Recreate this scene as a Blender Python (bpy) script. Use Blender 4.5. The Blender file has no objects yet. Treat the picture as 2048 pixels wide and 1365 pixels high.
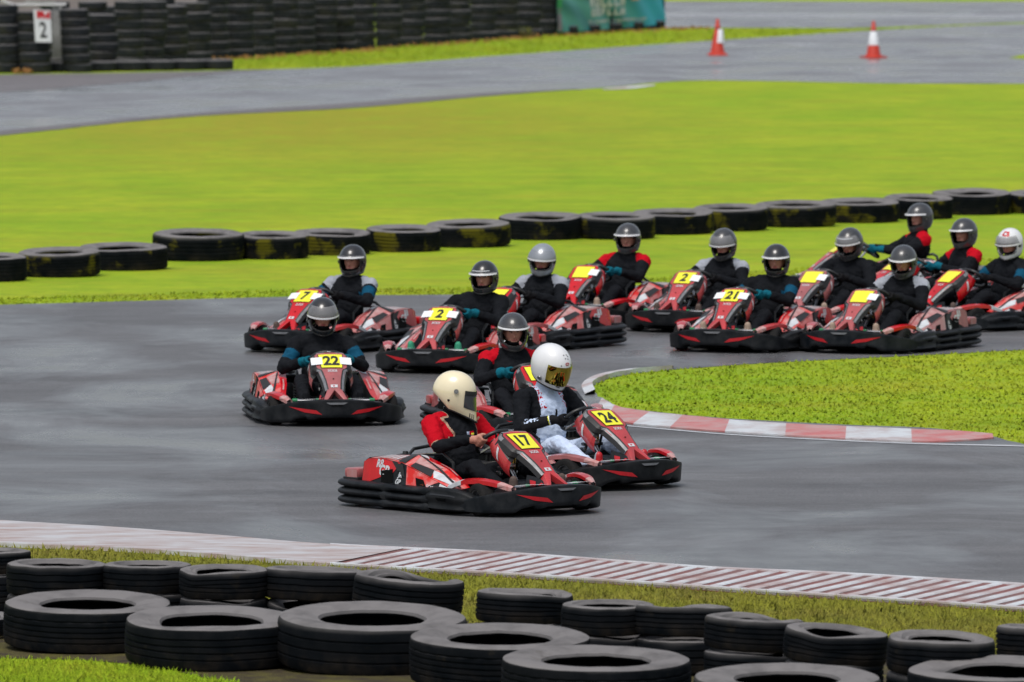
import bpy, bmesh, math, random
import numpy as np
from mathutils import Vector, Matrix, noise as mnoise
R_ = math.radians
rnd = random.Random(7)
scene = bpy.context.scene
col = scene.collection

# ------------------------------------------------------------------ camera model
FPX, CAMH, YH = 19000.0, 5.37, -377.0
PITCH = math.atan((682.5 - YH) / FPX)
CP, SP = math.cos(PITCH), math.sin(PITCH)

def at(px, py, z=0.0):
    """point of the world at height z seen at this place of the photograph"""
    u, v = (px - 1024.0) / FPX, (py - 682.5) / FPX
    d = Vector((u, CP - v * SP, -SP - v * CP))
    k = (z - CAMH) / d.z
    return Vector((d.x * k, d.y * k, z))

# ------------------------------------------------------------------ materials
MATS = {}
def nd(nt, t, **kw):
    n = nt.nodes.new(t)
    for k, v in kw.items():
        if hasattr(n, k): setattr(n, k, v)
        else: n.inputs[k].default_value = v
    return n

def mat(name, c, rough=0.5, metal=0.0, spec=0.5, c2=None, scale=8.0, amt=0.5, bump=0.0, bscale=60.0, coat=0.0, alpha=1.0, trans=0.0, rvar=0.15, stretch=(1, 1, 1), orand=0.0):
    if name in MATS: return MATS[name]
    m = bpy.data.materials.new(name); m.use_nodes = True
    nt = m.node_tree; b = nt.nodes['Principled BSDF']; L = nt.links
    tc = nd(nt, 'ShaderNodeTexCoord'); mp = nd(nt, 'ShaderNodeMapping')
    mp.inputs['Scale'].default_value = stretch
    L.new(tc.outputs['Object'], mp.inputs['Vector'])
    no = nd(nt, 'ShaderNodeTexNoise', Scale=scale, Detail=6.0, Roughness=0.6)
    L.new(mp.outputs[0], no.inputs['Vector'])
    rp = nd(nt, 'ShaderNodeMapRange'); rp.inputs['From Min'].default_value = 0.38; rp.inputs['From Max'].default_value = 0.68
    L.new(no.outputs['Fac'], rp.inputs['Value'])
    if c2 is None: c2 = tuple(x * 0.75 for x in c)
    ml = nd(nt, 'ShaderNodeMath', operation='MULTIPLY'); ml.inputs[1].default_value = amt
    L.new(rp.outputs[0], ml.inputs[0])
    mx = nd(nt, 'ShaderNodeMix', data_type='RGBA')
    mx.inputs[6].default_value = (*c, 1); mx.inputs[7].default_value = (*c2, 1)
    L.new(ml.outputs[0], mx.inputs[0])
    if orand:
        oi = nd(nt, 'ShaderNodeObjectInfo'); hv = nd(nt, 'ShaderNodeHueSaturation'); vr = nd(nt, 'ShaderNodeMapRange'); vr.inputs['To Min'].default_value = 1 - orand; vr.inputs['To Max'].default_value = 1 + orand * .6
        L.new(oi.outputs['Random'], vr.inputs['Value']); L.new(vr.outputs[0], hv.inputs['Value']); L.new(vr.outputs[0], hv.inputs['Saturation']); L.new(mx.outputs[2], hv.inputs['Color']); L.new(hv.outputs[0], b.inputs['Base Color'])
        va = nd(nt, 'ShaderNodeVectorMath', operation='ADD'); cb = nd(nt, 'ShaderNodeCombineXYZ'); sr = nd(nt, 'ShaderNodeMath', operation='MULTIPLY'); sr.inputs[1].default_value = 40.0
        L.new(oi.outputs['Random'], sr.inputs[0]); L.new(sr.outputs[0], cb.inputs[0]); L.new(sr.outputs[0], cb.inputs[2]); L.new(mp.outputs[0], va.inputs[0]); L.new(cb.outputs[0], va.inputs[1]); L.new(va.outputs[0], no.inputs['Vector'])
    else: L.new(mx.outputs[2], b.inputs['Base Color'])
    rr = nd(nt, 'ShaderNodeMapRange'); rr.inputs['To Min'].default_value = max(0.02, rough - rvar); rr.inputs['To Max'].default_value = min(1, rough + rvar)
    L.new(no.outputs['Fac'], rr.inputs['Value']); L.new(rr.outputs[0], b.inputs['Roughness'])
    b.inputs['Metallic'].default_value = metal
    b.inputs['Specular IOR Level'].default_value = spec
    b.inputs['Coat Weight'].default_value = coat
    b.inputs['Coat Roughness'].default_value = 0.08
    b.inputs['Alpha'].default_value = alpha
    b.inputs['Transmission Weight'].default_value = trans
    if bump > 0:
        n2 = nd(nt, 'ShaderNodeTexNoise', Scale=bscale, Detail=4.0)
        L.new(mp.outputs[0], n2.inputs['Vector'])
        bp = nd(nt, 'ShaderNodeBump', Strength=bump, Distance=0.02)
        L.new(n2.outputs['Fac'], bp.inputs['Height']); L.new(bp.outputs[0], b.inputs['Normal'])
    MATS[name] = m
    return m

M_black = mat('black_plastic', (0.006, 0.008, 0.0105), 0.45, spec=0.17, c2=(0.026, 0.028, 0.031), scale=7, amt=0.9, bump=0.05, rvar=0.2, orand=.25)
M_black2 = mat('black_metal', (0.01, 0.011, 0.013), 0.38, c2=(0.03, 0.03, 0.03), scale=20, spec=0.5)
M_dark = mat('dark_void', (0.004, 0.0045, 0.005), 0.85, spec=0.1)
M_red = mat('red_bodywork', (0.54, 0.016, 0.022), 0.3, c2=(0.33, 0.02, 0.022), scale=6, amt=0.8, coat=0.35, orand=.3)
M_redp = mat('scuffed_red_bodywork', (0.55, 0.06, 0.055), 0.35, c2=(0.58, 0.30, 0.29), scale=9, amt=0.9, coat=0.2, orand=.3)
M_pink = mat('worn_pale_bodywork', (0.52, 0.32, 0.31), 0.4, c2=(0.36, 0.07, 0.06), scale=14, amt=0.7)
M_white = mat('white_graphic', (0.62, 0.65, 0.68), 0.38, c2=(0.4, 0.41, 0.43), scale=15, amt=0.7)
M_grey = mat('grey_graphic', (0.2, 0.21, 0.225), 0.38, c2=(0.1, 0.1, 0.11), scale=18)
M_redmark = mat('red_marker', (0.5, 0.008, 0.016), 0.4, c2=(0.3, 0.006, 0.01), scale=25)
M_yellow = mat('yellow_plate', (0.86, 0.83, 0.035), 0.35, c2=(0.76, 0.70, 0.03), scale=14, amt=0.5, coat=0.2)
M_ink = mat('black_ink', (0.015, 0.015, 0.016), 0.5)
M_steel = mat('bare_steel', (0.6, 0.6, 0.6), 0.3, metal=1.0, c2=(0.35, 0.35, 0.36), scale=30)
M_green = mat('green_pedal', (0.008, 0.2, 0.07), 0.45)
M_brass = mat('brass_fitting', (0.5, 0.3, 0.06), 0.35, metal=0.8)
M_kart_tyre = mat('kart_tyre_rubber', (0.011, 0.011, 0.0115), 0.75, c2=(0.032, 0.029, 0.027), scale=14, bump=0.1, spec=0.12)
M_rim = mat('rim_metal', (0.3, 0.3, 0.31), 0.4, metal=0.8)
M_orange = mat('orange_badge', (0.45, 0.08, 0.02), 0.4)

# ------------------------------------------------------------------ mesh helpers
class MB:
    def __init__(s): s.v = []; s.f = []; s.m = []; s.mats = []
    def mi(s, m):
        if m not in s.mats: s.mats.append(m)
        return s.mats.index(m)
    def add(s, vs, fs, m):
        o = len(s.v); s.v += [tuple(x) for x in vs]; k = s.mi(m)
        for f in fs: s.f.append(tuple(i + o for i in f)); s.m.append(k)
    def grid(s, rows, m, cu=False, cv=False, caps=False):
        nu, nv = len(rows), len(rows[0]); vs = [p for r in rows for p in r]; fs = []
        for i in range(nu if cu else nu - 1):
            for j in range(nv if cv else nv - 1):
                a, b = i, (i + 1) % nu; c, d = j, (j + 1) % nv
                fs.append((a * nv + c, b * nv + c, b * nv + d, a * nv + d))
        if caps:
            fs.append(tuple(range(nv))[::-1]); fs.append(tuple((nu - 1) * nv + j for j in range(nv)))
        s.add(vs, fs, m)
    def tube(s, path, r, m, n=8, closed=False):
        P = [Vector(p) for p in path]; rows = []; N = len(P)
        up = None
        for i, p in enumerate(P):
            if closed: t = P[(i + 1) % N] - P[i - 1]
            else: t = P[min(i + 1, N - 1)] - P[max(i - 1, 0)]
            t.normalize()
            if up is None:
                up = Vector((0, 0, 1)) if abs(t.z) < 0.9 else Vector((1, 0, 0))
            a = (up - t * up.dot(t)).normalized(); b = t.cross(a); up = a
            rr = r[i] if isinstance(r, (list, tuple)) else r
            rows.append([p + (a * math.cos(q) + b * math.sin(q)) * rr for q in [2 * math.pi * k / n for k in range(n)]])
        s.grid(rows, m, cu=closed, cv=True, caps=not closed)
    def box(s, c, sz, m, rot=None, bev=0.0):
        bm = bmesh.new(); bmesh.ops.create_cube(bm, size=1.0)
        for v in bm.verts: v.co = Vector((v.co.x * sz[0], v.co.y * sz[1], v.co.z * sz[2]))
        if bev > 0: bmesh.ops.bevel(bm, geom=bm.edges[:], offset=bev, segments=2, affect='EDGES', profile=0.5)
        M = Matrix.Translation(Vector(c)) @ (rot.to_4x4() if rot is not None else Matrix())
        bm.verts.index_update()
        s.add([M @ v.co for v in bm.verts], [[v.index for v in f.verts] for f in bm.faces], m); bm.free()
    def lathe(s, prof, m, n=32, axis='z', c=(0, 0, 0), closed=False):
        rows = []
        for (r, h) in prof:
            row = []
            for k in range(n):
                q = 2 * math.pi * k / n
                p = (r * math.cos(q), r * math.sin(q), h)
                if axis == 'y': p = (p[0], p[2], p[1])
                row.append((p[0] + c[0], p[1] + c[1], p[2] + c[2]))
            rows.append(row)
        s.grid(rows, m, cu=closed, cv=True)
    def mapped(s, flat, fn, m):
        s.add([fn(a, b) for a, b in flat[0]], flat[1], m)
    def quad(s, fn, q, m, n=8):
        """a four cornered patch laid over a surface fn(u,v)"""
        rows = []
        for i in range(n + 1):
            a = i / n; row = []
            for j in range(n + 1):
                b = j / n
                u = (q[0][0] * (1 - a) + q[1][0] * a) * (1 - b) + (q[3][0] * (1 - a) + q[2][0] * a) * b
                v = (q[0][1] * (1 - a) + q[1][1] * a) * (1 - b) + (q[3][1] * (1 - a) + q[2][1] * a) * b
                row.append(fn(u, v))
            rows.append(row)
        s.grid(rows, m)
    def build(s, name, parent=None, smooth=True, ang=40):
        me = bpy.data.meshes.new(name); me.from_pydata(s.v, [], s.f)
        for m in s.mats: me.materials.append(m)
        me.polygons.foreach_set('material_index', s.m)
        bm = bmesh.new(); bm.from_mesh(me); bmesh.ops.recalc_face_normals(bm, faces=bm.faces); bm.to_mesh(me); bm.free()
        if smooth:
            me.polygons.foreach_set('use_smooth', [True] * len(me.polygons)); me.set_sharp_from_angle(angle=R_(ang))
        me.update()
        o = bpy.data.objects.new(name, me); col.objects.link(o)
        if parent is not None: o.parent = parent
        return o

def tag(o, label=None, cat=None, group=None, kind=None):
    if label: o['label'] = label
    if cat: o['category'] = cat
    if group: o['group'] = group
    if kind: o['kind'] = kind
    return o
def empty(name, loc=(0, 0, 0), rz=0.0):
    o = bpy.data.objects.new(name, None); col.objects.link(o); o.location = loc; o.rotation_euler = (0, 0, rz); o.empty_display_size = 0.2
    return o
def copy_tree(o, parent=None):
    c = o.copy(); col.objects.link(c); c.parent = parent
    for ch in list(o.children): copy_tree(ch, c)
    return c
def interp(x, xs, ys):
    return float(np.interp(x, xs, ys))
def crom(P, n):
    """Catmull-Rom through points"""
    P = [Vector(p) for p in P]; out = []
    Q = [P[0] * 2 - P[1]] + P + [P[-1] * 2 - P[-2]]
    for i in range(1, len(Q) - 2):
        for k in range(n):
            t = k / n; a, b, c, d = Q[i - 1], Q[i], Q[i + 1], Q[i + 2]
            out.append(0.5 * ((2 * b) + (c - a) * t + (2 * a - 5 * b + 4 * c - d) * t * t + (3 * b - a - 3 * c + d) * t ** 3))
    out.append(P[-1]); return out
def seglin(P, n):
    out = []
    for a, b in zip(P[:-1], P[1:]):
        for k in range(n): out.append(Vector(a).lerp(Vector(b), k / n))
    out.append(Vector(P[-1])); return out
TXT = {}
def text2d(s, bold=0.0):
    """flat letters scaled to height 1, centred: (points, faces)"""
    key = (s, bold)
    if key in TXT: return TXT[key]
    cu = bpy.data.curves.new('t', 'FONT'); cu.body = s; cu.offset = bold; cu.resolution_u = 3
    ob = bpy.data.objects.new('t', cu); col.objects.link(ob)
    dg = bpy.context.evaluated_depsgraph_get()
    me = bpy.data.meshes.new_from_object(ob.evaluated_get(dg))
    V = np.array([v.co[:2] for v in me.vertices]); F = [tuple(p.vertices) for p in me.polygons]
    lo, hi = V.min(0), V.max(0); h = hi[1] - lo[1]
    V = (V - (lo + hi) / 2) / h
    bpy.data.objects.remove(ob); bpy.data.curves.remove(cu); bpy.data.meshes.remove(me)
    TXT[key] = ([tuple(v) for v in V], F, (hi[0] - lo[0]) / h)
    return TXT[key]

# ------------------------------------------------------------------ ground materials
def grass_mat(nm, G_LIGHT, G_GREEN, G_DEEP, G_DRY, dry=.6):
    m = bpy.data.materials.new(nm); m.use_nodes = True; nt = m.node_tree; L = nt.links; b = nt.nodes['Principled BSDF']
    tc = nd(nt, 'ShaderNodeTexCoord')
    def noi(scale, detail=5.0, rough=0.6, st=(1, 1, 1)):
        mp = nd(nt, 'ShaderNodeMapping'); mp.inputs['Scale'].default_value = st; L.new(tc.outputs['Object'], mp.inputs['Vector'])
        n = nd(nt, 'ShaderNodeTexNoise', Scale=scale, Detail=detail, Roughness=rough); L.new(mp.outputs[0], n.inputs['Vector']); return n.outputs['Fac']
    def ramp(src, a, c):
        r = nd(nt, 'ShaderNodeMapRange'); r.inputs['From Min'].default_value = a; r.inputs['From Max'].default_value = c; L.new(src, r.inputs['Value']); return r.outputs[0]
    def mix(fac, c1, c2, k=1.0):
        if k != 1.0:
            q = nd(nt, 'ShaderNodeMath', operation='MULTIPLY'); q.inputs[1].default_value = k; L.new(fac, q.inputs[0]); fac = q.outputs[0]
        x = nd(nt, 'ShaderNodeMix', data_type='RGBA'); L.new(fac, x.inputs[0])
        for i, c in ((6, c1), (7, c2)):
            if isinstance(c, tuple): x.inputs[i].default_value = (*c, 1)
            else: L.new(c, x.inputs[i])
        return x.outputs[2]
    c = mix(ramp(noi(0.35, 4, .6, (1, 0.45, 1)), .35, .66), G_LIGHT, G_GREEN)
    c = mix(ramp(noi(1.7, 6, .7, (.45, .55, 1)), .42, .72), c, G_DEEP, 0.7)
    # drier, browner sweep of grass beside the upper track
    tcx = nd(nt, 'ShaderNodeVectorMath', operation='DISTANCE')
    mp = nd(nt, 'ShaderNodeMapping'); mp.inputs['Scale'].default_value = (0.14, 0.045, 0); L.new(tc.outputs['Object'], mp.inputs['Vector'])
    L.new(mp.outputs[0], tcx.inputs[0]); q = at(600, 245); tcx.inputs[1].default_value = (q.x * .14, q.y * .045, 0)
    rr = nd(nt, 'ShaderNodeMapRange'); rr.inputs['From Min'].default_value = 1.15; rr.inputs['From Max'].default_value = 0.25; L.new(tcx.outputs['Value'], rr.inputs['Value'])
    ad = nd(nt, 'ShaderNodeMath', operation='MULTIPLY'); L.new(rr.outputs[0], ad.inputs[0]); L.new(ramp(noi(.8, 5, .6, (1, .5, 1)), .2, .5), ad.inputs[1])
    c = mix(ad.outputs[0], c, G_DRY, .85)
    c = mix(ramp(noi(1.1, 6, .7, (.4, .6, 1)), .48, .72), c, G_DRY, dry)
    c = mix(ramp(noi(9, 5, .7, (.3, 1, 1)), .44, .72), c, G_DEEP, 0.5)
    c = mix(ramp(noi(5, 5, .7, (.25, 1, 1)), .5, .72), c, (.46, .45, .05), 0.35)
    c = mix(ramp(noi(4.2, 8, .78, (.75, .4, 1)), .47, .68), c, G_DEEP, 0.5)
    c = mix(ramp(noi(14, 5, .8, (.8, .3, 1)), .5, .72), c, (.30, .27, .03), 0.4)
    c = mix(ramp(noi(70, 2, .7), .5, .85), c, (.40, .40, .03), 0.25)
    L.new(c, b.inputs['Base Color']); b.inputs['Roughness'].default_value = .85; b.inputs['Specular IOR Level'].default_value = .15
    n = nd(nt, 'ShaderNodeTexNoise', Scale=30.0, Detail=5.0); L.new(tc.outputs['Object'], n.inputs['Vector'])
    bp = nd(nt, 'ShaderNodeBump', Strength=.5, Distance=.03); L.new(n.outputs['Fac'], bp.inputs['Height']); L.new(bp.outputs[0], b.inputs['Normal'])
    return m
M_grass = grass_mat('mown_grass', (.37, .445, .017), (.235, .385, .009), (.13, .255, .010), (.31, .26, .022))
M_verge = grass_mat('rough_verge_grass', (.27, .26, .03), (.20, .23, .02), (.09, .10, .02), (.19, .14, .045), .85)

def asphalt_mat(name, c1, c2, wet, rough_dry=.62, rough_wet=.3):
    m = bpy.data.materials.new(name); m.use_nodes = True; nt = m.node_tree; L = nt.links; b = nt.nodes['Principled BSDF']
    tc = nd(nt, 'ShaderNodeTexCoord')
    def noi(scale, detail=5.0, rough=.6, st=(1, 1, 1), dist=0.0):
        mp = nd(nt, 'ShaderNodeMapping'); mp.inputs['Scale'].default_value = st; L.new(tc.outputs['Object'], mp.inputs['Vector'])
        n = nd(nt, 'ShaderNodeTexNoise', Scale=scale, Detail=detail, Roughness=rough, Distortion=dist); L.new(mp.outputs[0], n.inputs['Vector']); return n.outputs['Fac']
    def ramp(src, a, c, lo=0.0, hi=1.0):
        r = nd(nt, 'ShaderNodeMapRange'); r.inputs['From Min'].default_value = a; r.inputs['From Max'].default_value = c
        r.inputs['To Min'].default_value = lo; r.inputs['To Max'].default_value = hi; L.new(src, r.inputs['Value']); return r.outputs[0]
    w = ramp(noi(.42, 5, .6, (1, .55, 1), .6), *wet)
    x = nd(nt, 'ShaderNodeMix', data_type='RGBA'); x.inputs[6].default_value = (*c1, 1); x.inputs[7].default_value = (*c2, 1)
    L.new(ramp(noi(.8, 9, .74, (.4, 1.1, 1)), .32, .68), x.inputs[0])
    y = nd(nt, 'ShaderNodeMix', data_type='RGBA', blend_type='MULTIPLY'); y.inputs[0].default_value = .8; L.new(x.outputs[2], y.inputs[6])
    g = ramp(noi(48, 4, .85), .3, .7, .3, 1.65); cg = nd(nt, 'ShaderNodeCombineColor')
    for i in range(3): L.new(g, cg.inputs[i])
    L.new(cg.outputs[0], y.inputs[7])
    L.new(y.outputs[2], b.inputs['Base Color'])
    rg = nd(nt, 'ShaderNodeMapRange'); rg.inputs['To Min'].default_value = rough_dry; rg.inputs['To Max'].default_value = rough_wet; L.new(w, rg.inputs['Value']); L.new(rg.outputs[0], b.inputs['Roughness'])
    sp = nd(nt, 'ShaderNodeMapRange'); sp.inputs['To Min'].default_value = .22; sp.inputs['To Max'].default_value = .8; L.new(w, sp.inputs['Value']); L.new(sp.outputs[0], b.inputs['Specular IOR Level'])
    n = nd(nt, 'ShaderNodeTexNoise', Scale=75.0, Detail=4.0, Roughness=.75); L.new(tc.outputs['Object'], n.inputs['Vector'])
    bs = nd(nt, 'ShaderNodeMapRange'); bs.inputs['To Min'].default_value = .45; bs.inputs['To Max'].default_value = .12; L.new(w, bs.inputs['Value'])
    bp = nd(nt, 'ShaderNodeBump', Strength=.5, Distance=.012); L.new(bs.outputs[0], bp.inputs['Strength']); L.new(n.outputs['Fac'], bp.inputs['Height']); L.new(bp.outputs[0], b.inputs['Normal'])
    return m
M_track = asphalt_mat('damp_asphalt', (.085, .0855, .09), (.165, .166, .174), (.43, .64), .55, .2)
M_track2 = asphalt_mat('wet_asphalt', (.14, .142, .152), (.235, .238, .255), (.38, .58), .5, .17)
M_old = asphalt_mat('old_asphalt', (.13, .122, .126), (.185, .172, .178), (.6, .9))
M_soil = mat('bare_soil', (.05, .04, .03), .95, c2=(.12, .11, .03), scale=5, amt=.8, bump=.5, bscale=40, spec=.1)
M_kw = mat('worn_white_kerb_paint', (.58, .61, .64), .5, c2=(.36, .25, .235), scale=2.2, amt=1.0, bump=.3, stretch=(1, .6, 1))
M_kr = mat('worn_red_kerb_paint', (.50, .13, .125), .5, c2=(.46, .34, .33), scale=3.5, amt=.95, bump=.2)
M_kc = mat('bare_concrete_kerb', (.50, .50, .52), .5, c2=(.33, .22, .19), scale=2.0, amt=.95, bump=.25, stretch=(1, 2, 1))
M_kg = mat('grimy_red_groove', (.20, .06, .052), .7, c2=(.16, .115, .11), scale=1.6, amt=.9)
M_line = mat('white_road_paint', (.55, .57, .6), .45, c2=(.3, .3, .32), scale=6, amt=.8)

def poly_world(px, step=.25, jit=.0, seed=0, z=0.0):
    P = [at(*p) for p in px]; out = []
    for a, b in zip(P, P[1:] + P[:1]):
        n = max(1, int((b - a).length / step)); n = min(n, 160)
        for k in range(n):
            q = a.lerp(b, k / n)
            if jit:
                d = Vector((mnoise.noise((q.x * 1.3, q.y * .8, seed)), mnoise.noise((q.x * 1.3, q.y * .8, seed + 9)), 0))
                e = Vector((mnoise.noise((q.x * 6, q.y * 4, seed)), mnoise.noise((q.x * 6, q.y * 4, seed + 5)), 0))
                q = q + d * jit * 2 + e * jit
            q.z = z; out.append(q)
    return out
def sheet(name, px, m, z, jit=0.0, seed=0, thick=0.0):
    P = poly_world(px, jit=jit, seed=seed, z=z)
    bm = bmesh.new(); vs = [bm.verts.new(p) for p in P]; es = [bm.edges.new((vs[i], vs[(i + 1) % len(vs)])) for i in range(len(vs))]
    bmesh.ops.triangle_fill(bm, use_beauty=True, use_dissolve=False, edges=es)
    for f in bm.faces:
        if f.normal.z < 0: f.normal_flip()
    me = bpy.data.meshes.new(name); bm.to_mesh(me); bm.free(); me.materials.append(m)
    o = bpy.data.objects.new(name, me); col.objects.link(o); tag(o, kind='structure'); return o
def smooth_px(px, n=6):
    return [(v.x, v.y) for v in crom([(a, b, 0) for a, b in px], n)]

# ground sheet out to the horizon
g = MB(); g.grid([[(-600, -40, 0), (-600, 1500, 0)], [(600, -40, 0), (600, 1500, 0)]], M_grass); tag(g.build('grass_ground', smooth=False), kind='structure')

# kart track: sweeps in from the right behind the island, round its tip and out below it
TRK_UP = smooth_px([(-2600, 720), (-900, 650), (-300, 625), (0, 611), (240, 604), (480, 597), (700, 592), (1000, 588), (1300, 571), (1600, 551), (2048, 528), (2700, 495), (4600, 410)])
ISL_UP = smooth_px([(1186, 773), (1215, 759), (1270, 748), (1340, 741), (1500, 729), (1750, 716), (2048, 701), (2700, 668), (4600, 570)])
ISL_LO = smooth_px([(1186, 773), (1186, 782), (1204, 797), (1250, 816), (1400, 833), (1560, 844), (1700, 851), (1850, 857), (1925, 864), (1985, 874)])
KF_TOP = smooth_px([(-2600, 900), (-900, 990), (-300, 1024), (0, 1045), (220, 1058), (440, 1075), (660, 1093), (1024, 1111), (1400, 1138), (1700, 1152), (2048, 1173), (2700, 1215), (4600, 1335)])
KF_BOT = smooth_px([(-2600, 935), (-900, 1030), (-300, 1070), (0, 1095), (220, 1104), (440, 1119), (660, 1137), (1024, 1158), (1400, 1183), (1700, 1203), (2048, 1227), (2700, 1275), (4600, 1412)])
track_px = TRK_UP + ISL_UP[::-1] + ISL_LO[1:] + [(2048, 890), (2700, 925), (4600, 1025)] + KF_TOP[::-1]
sheet('kart_track', track_px, M_track, .004, jit=.03, seed=1)
# upper track
B_LO = smooth_px([(-2600, 520), (-700, 338), (-300, 301), (0, 272), (350, 236), (700, 217), (950, 195), (1100, 183), (1210, 176), (1350, 163), (1500, 162), (1770, 167), (2048, 168), (2700, 172), (4600, 185)])
B_UP = smooth_px([(-2600, 250), (-700, 175), (-300, 160), (0, 150), (200, 147), (440, 142), (470, 141), (700, 134), (1000, 112), (1350, 87), (1800, 58), (2048, 48), (2700, 30), (4600, -20)])
sheet('upper_track', B_UP + B_LO[::-1], M_track2, .004, jit=.03, seed=2)
sheet('track_edge', smooth_px([(-700, 328), (-300, 293), (0, 263), (350, 230), (700, 207), (950, 188), (1150, 179)]) + [(1165, 182)] + [p for p in B_LO[::-1] if p[0] < 1160], M_old, .008, jit=.02, seed=3)
sheet('paddock_apron', [(-700, 176), (-300, 161), (0, 151), (200, 148), (440, 143), (560, 139), (470, 146), (380, 154), (250, 167), (0, 186), (-300, 212), (-700, 250)], M_old, .008, jit=.02, seed=4)
sheet('distant_track', smooth_px([(1300, 62), (1340, 57), (1500, 56), (1700, 57), (1800, 54), (2048, 45), (2700, 20), (4600, -35)]) + smooth_px([(4600, -45), (2700, 0), (2048, 3.5), (1600, 3.5), (1250, 3)]), M_track2, .004, jit=.05, seed=5)
sheet('gravel_bank', [(-700, 60), (-300, 70), (0, 90), (420, 60), (420, -60), (-700, -60)], mat('brown_gravel', (.16, .13, .11), .95, c2=(.08, .07, .06), scale=3, amt=.9), .003, jit=.1, seed=6)
sheet('grass_tip', [(2018, 117), (2040, 111), (2100, 107), (2700, 98), (2700, 119), (2048, 119)], M_grass, .008, jit=.03, seed=7)
for k, (a, b) in enumerate([((1535, 90), (1668, 91)), ((1835, 72), (1970, 75)), ((1915, 91), (2060, 98)), ((1440, 89), (1490, 91))]):
    sheet('track_line', [a, ((a[0] + b[0]) / 2, (a[1] + b[1]) / 2 - .6), b, ((a[0] + b[0]) / 2, (a[1] + b[1]) / 2 + 1.2)], M_line, .0085)
for y in (30.5, 34.5):
    sheet('track_line', [(1250, y - 1.6), (2048, y + .2), (2700, y + 2), (2700, y + 3.5), (2048, y + 1.8), (1250, y - .2)], M_line, .0085)
sheet('kerb_end', smooth_px([(1205, 179), (1250, 174), (1310, 170)]) + smooth_px([(1310, 172.5), (1260, 178.5), (1207, 180.5)]), M_kw, .0085)
sheet('soil_verge', [(-300, 1215), (60, 1205), (330, 1215), (640, 1225), (930, 1240), (1100, 1235), (1400, 1262), (1700, 1290), (2100, 1330), (2100, 1480), (900, 1480), (560, 1388), (330, 1338), (180, 1322), (0, 1318), (-300, 1305)], M_soil, .004, jit=.05, seed=8)
sheet('verge_grass', [(-300, 1080), (0, 1096), (220, 1105), (440, 1120), (660, 1138), (1024, 1159), (1400, 1184), (1700, 1204), (2048, 1228), (2250, 1243), (2250, 1400), (1700, 1370), (-300, 1260)], M_verge, .002, jit=.03, seed=12)
# thin white edge line under the island kerb
sheet('track_line', smooth_px([(1235, 851), (1460, 870), (1640, 880), (1830, 888), (2048, 893)]) + smooth_px([(2048, 895.5), (1830, 890.2), (1640, 882), (1460, 872), (1235, 853)]), M_line, .0085, jit=.006)

# island kerb: low sloped profile in red and white lengths
def kerb_strip(name, inner, outer, cols, h0, h1, z0=.004):
    """inner / outer world polylines of equal length; cols[i] is the paint of length i"""
    b = MB()
    for i in range(len(inner) - 1):
        rows = []
        for k in (i, i + 1):
            a, c = inner[k], outer[k]
            dd = mnoise.noise((a.x * 3, a.y * 3, 0)) * .02
            mid = a.lerp(c, .55)
            rows.append([Vector((a.x, a.y, z0)), Vector((a.x, a.y, h0 + dd * .3)), Vector((mid.x, mid.y, (h0 * .45 + h1 * .55))), Vector((c.x, c.y + dd, h1)), Vector((c.x, c.y + dd, z0))])
        b.grid(rows, cols[i])
    return tag(b.build(name, ang=30), kind='structure')
def resample(P, n):
    P = [Vector(p) for p in P]; d = [0]
    for a, b in zip(P[:-1], P[1:]): d.append(d[-1] + (b - a).length)
    out = []
    for k in range(n):
        s = d[-1] * k / (n - 1); j = max(0, min(len(P) - 2, int(np.searchsorted(d, s)) - 1))
        t = (s - d[j]) / max(1e-9, d[j + 1] - d[j]); out.append(P[j].lerp(P[j + 1], t))
    return out
def pxline(px): return [at(*p) for p in px]
KI = resample(pxline(smooth_px([(1204, 806), (1250, 826), (1400, 844), (1560, 856), (1700, 863), (1850, 869), (1925, 873), (1985, 877)])), 97)
KO = resample(pxline(smooth_px([(1190, 822), (1240, 846), (1340, 858), (1460, 867), (1640, 878), (1830, 886), (1930, 884), (1987, 879)])), 97)
def px_of(p):
    v = Vector((p.x, p.y, p.z - CAMH)); f = v.y * CP - v.z * SP; return 1024 + FPX * v.x / f
kc = []
for i in range(96):
    x = px_of(KO[i]); kc.append(M_kr if (1215 < x < 1262 or 1333 < x < 1442 or 1560 < x < 1682 or 1812 < x) else M_kw)
kerb_strip('island_kerb', KI, KO, kc, .045, .018)
KI2 = resample(pxline(smooth_px([(1190, 790), (1186, 773), (1215, 759), (1270, 748), (1345, 741)])), 30)
KO2 = resample(pxline(smooth_px([(1170, 792), (1164, 772), (1192, 754), (1255, 742), (1347, 737)])), 30)
kerb_strip('island_kerb', KI2, KO2, [M_kw] * 29, .05, .02)

# near kerb: smooth worn concrete on the left, slanted ribs on the right
KT = pxline([p for p in KF_TOP if p[0] < 670]); KBt = pxline([p for p in KF_BOT if p[0] < 670])
n = 60
kerb_strip('near_kerb', resample(KBt, n), resample(KT, n), [M_kc] * (n - 1), .036, .018)
b = MB()
kt2 = resample(pxline([p for p in KF_TOP if p[0] >= 655]), 200); kb2 = resample(pxline([p for p in KF_BOT if p[0] >= 655]), 200)
rows = [[Vector((c.x, c.y, .004)), Vector((c.x, c.y, .016)), Vector((a.x, a.y, .026)), Vector((a.x, a.y, .004))] for c, a in zip(kt2, kb2)]
b.grid(rows, M_kg)
L_ = sum((kt2[i + 1] - kt2[i]).length for i in range(199)); nrib = int(L_ / .17)
kt3 = resample(kt2, nrib * 2 + 1); kb3 = resample(kb2, nrib * 2 + 1)
fan = [kt3[0]] + [p for p in kt3[1:9]]
b.grid([[Vector((p.x, p.y, .0205)), Vector((kb3[0].x, kb3[0].y, .036))] for p in fan], M_kc)
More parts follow.
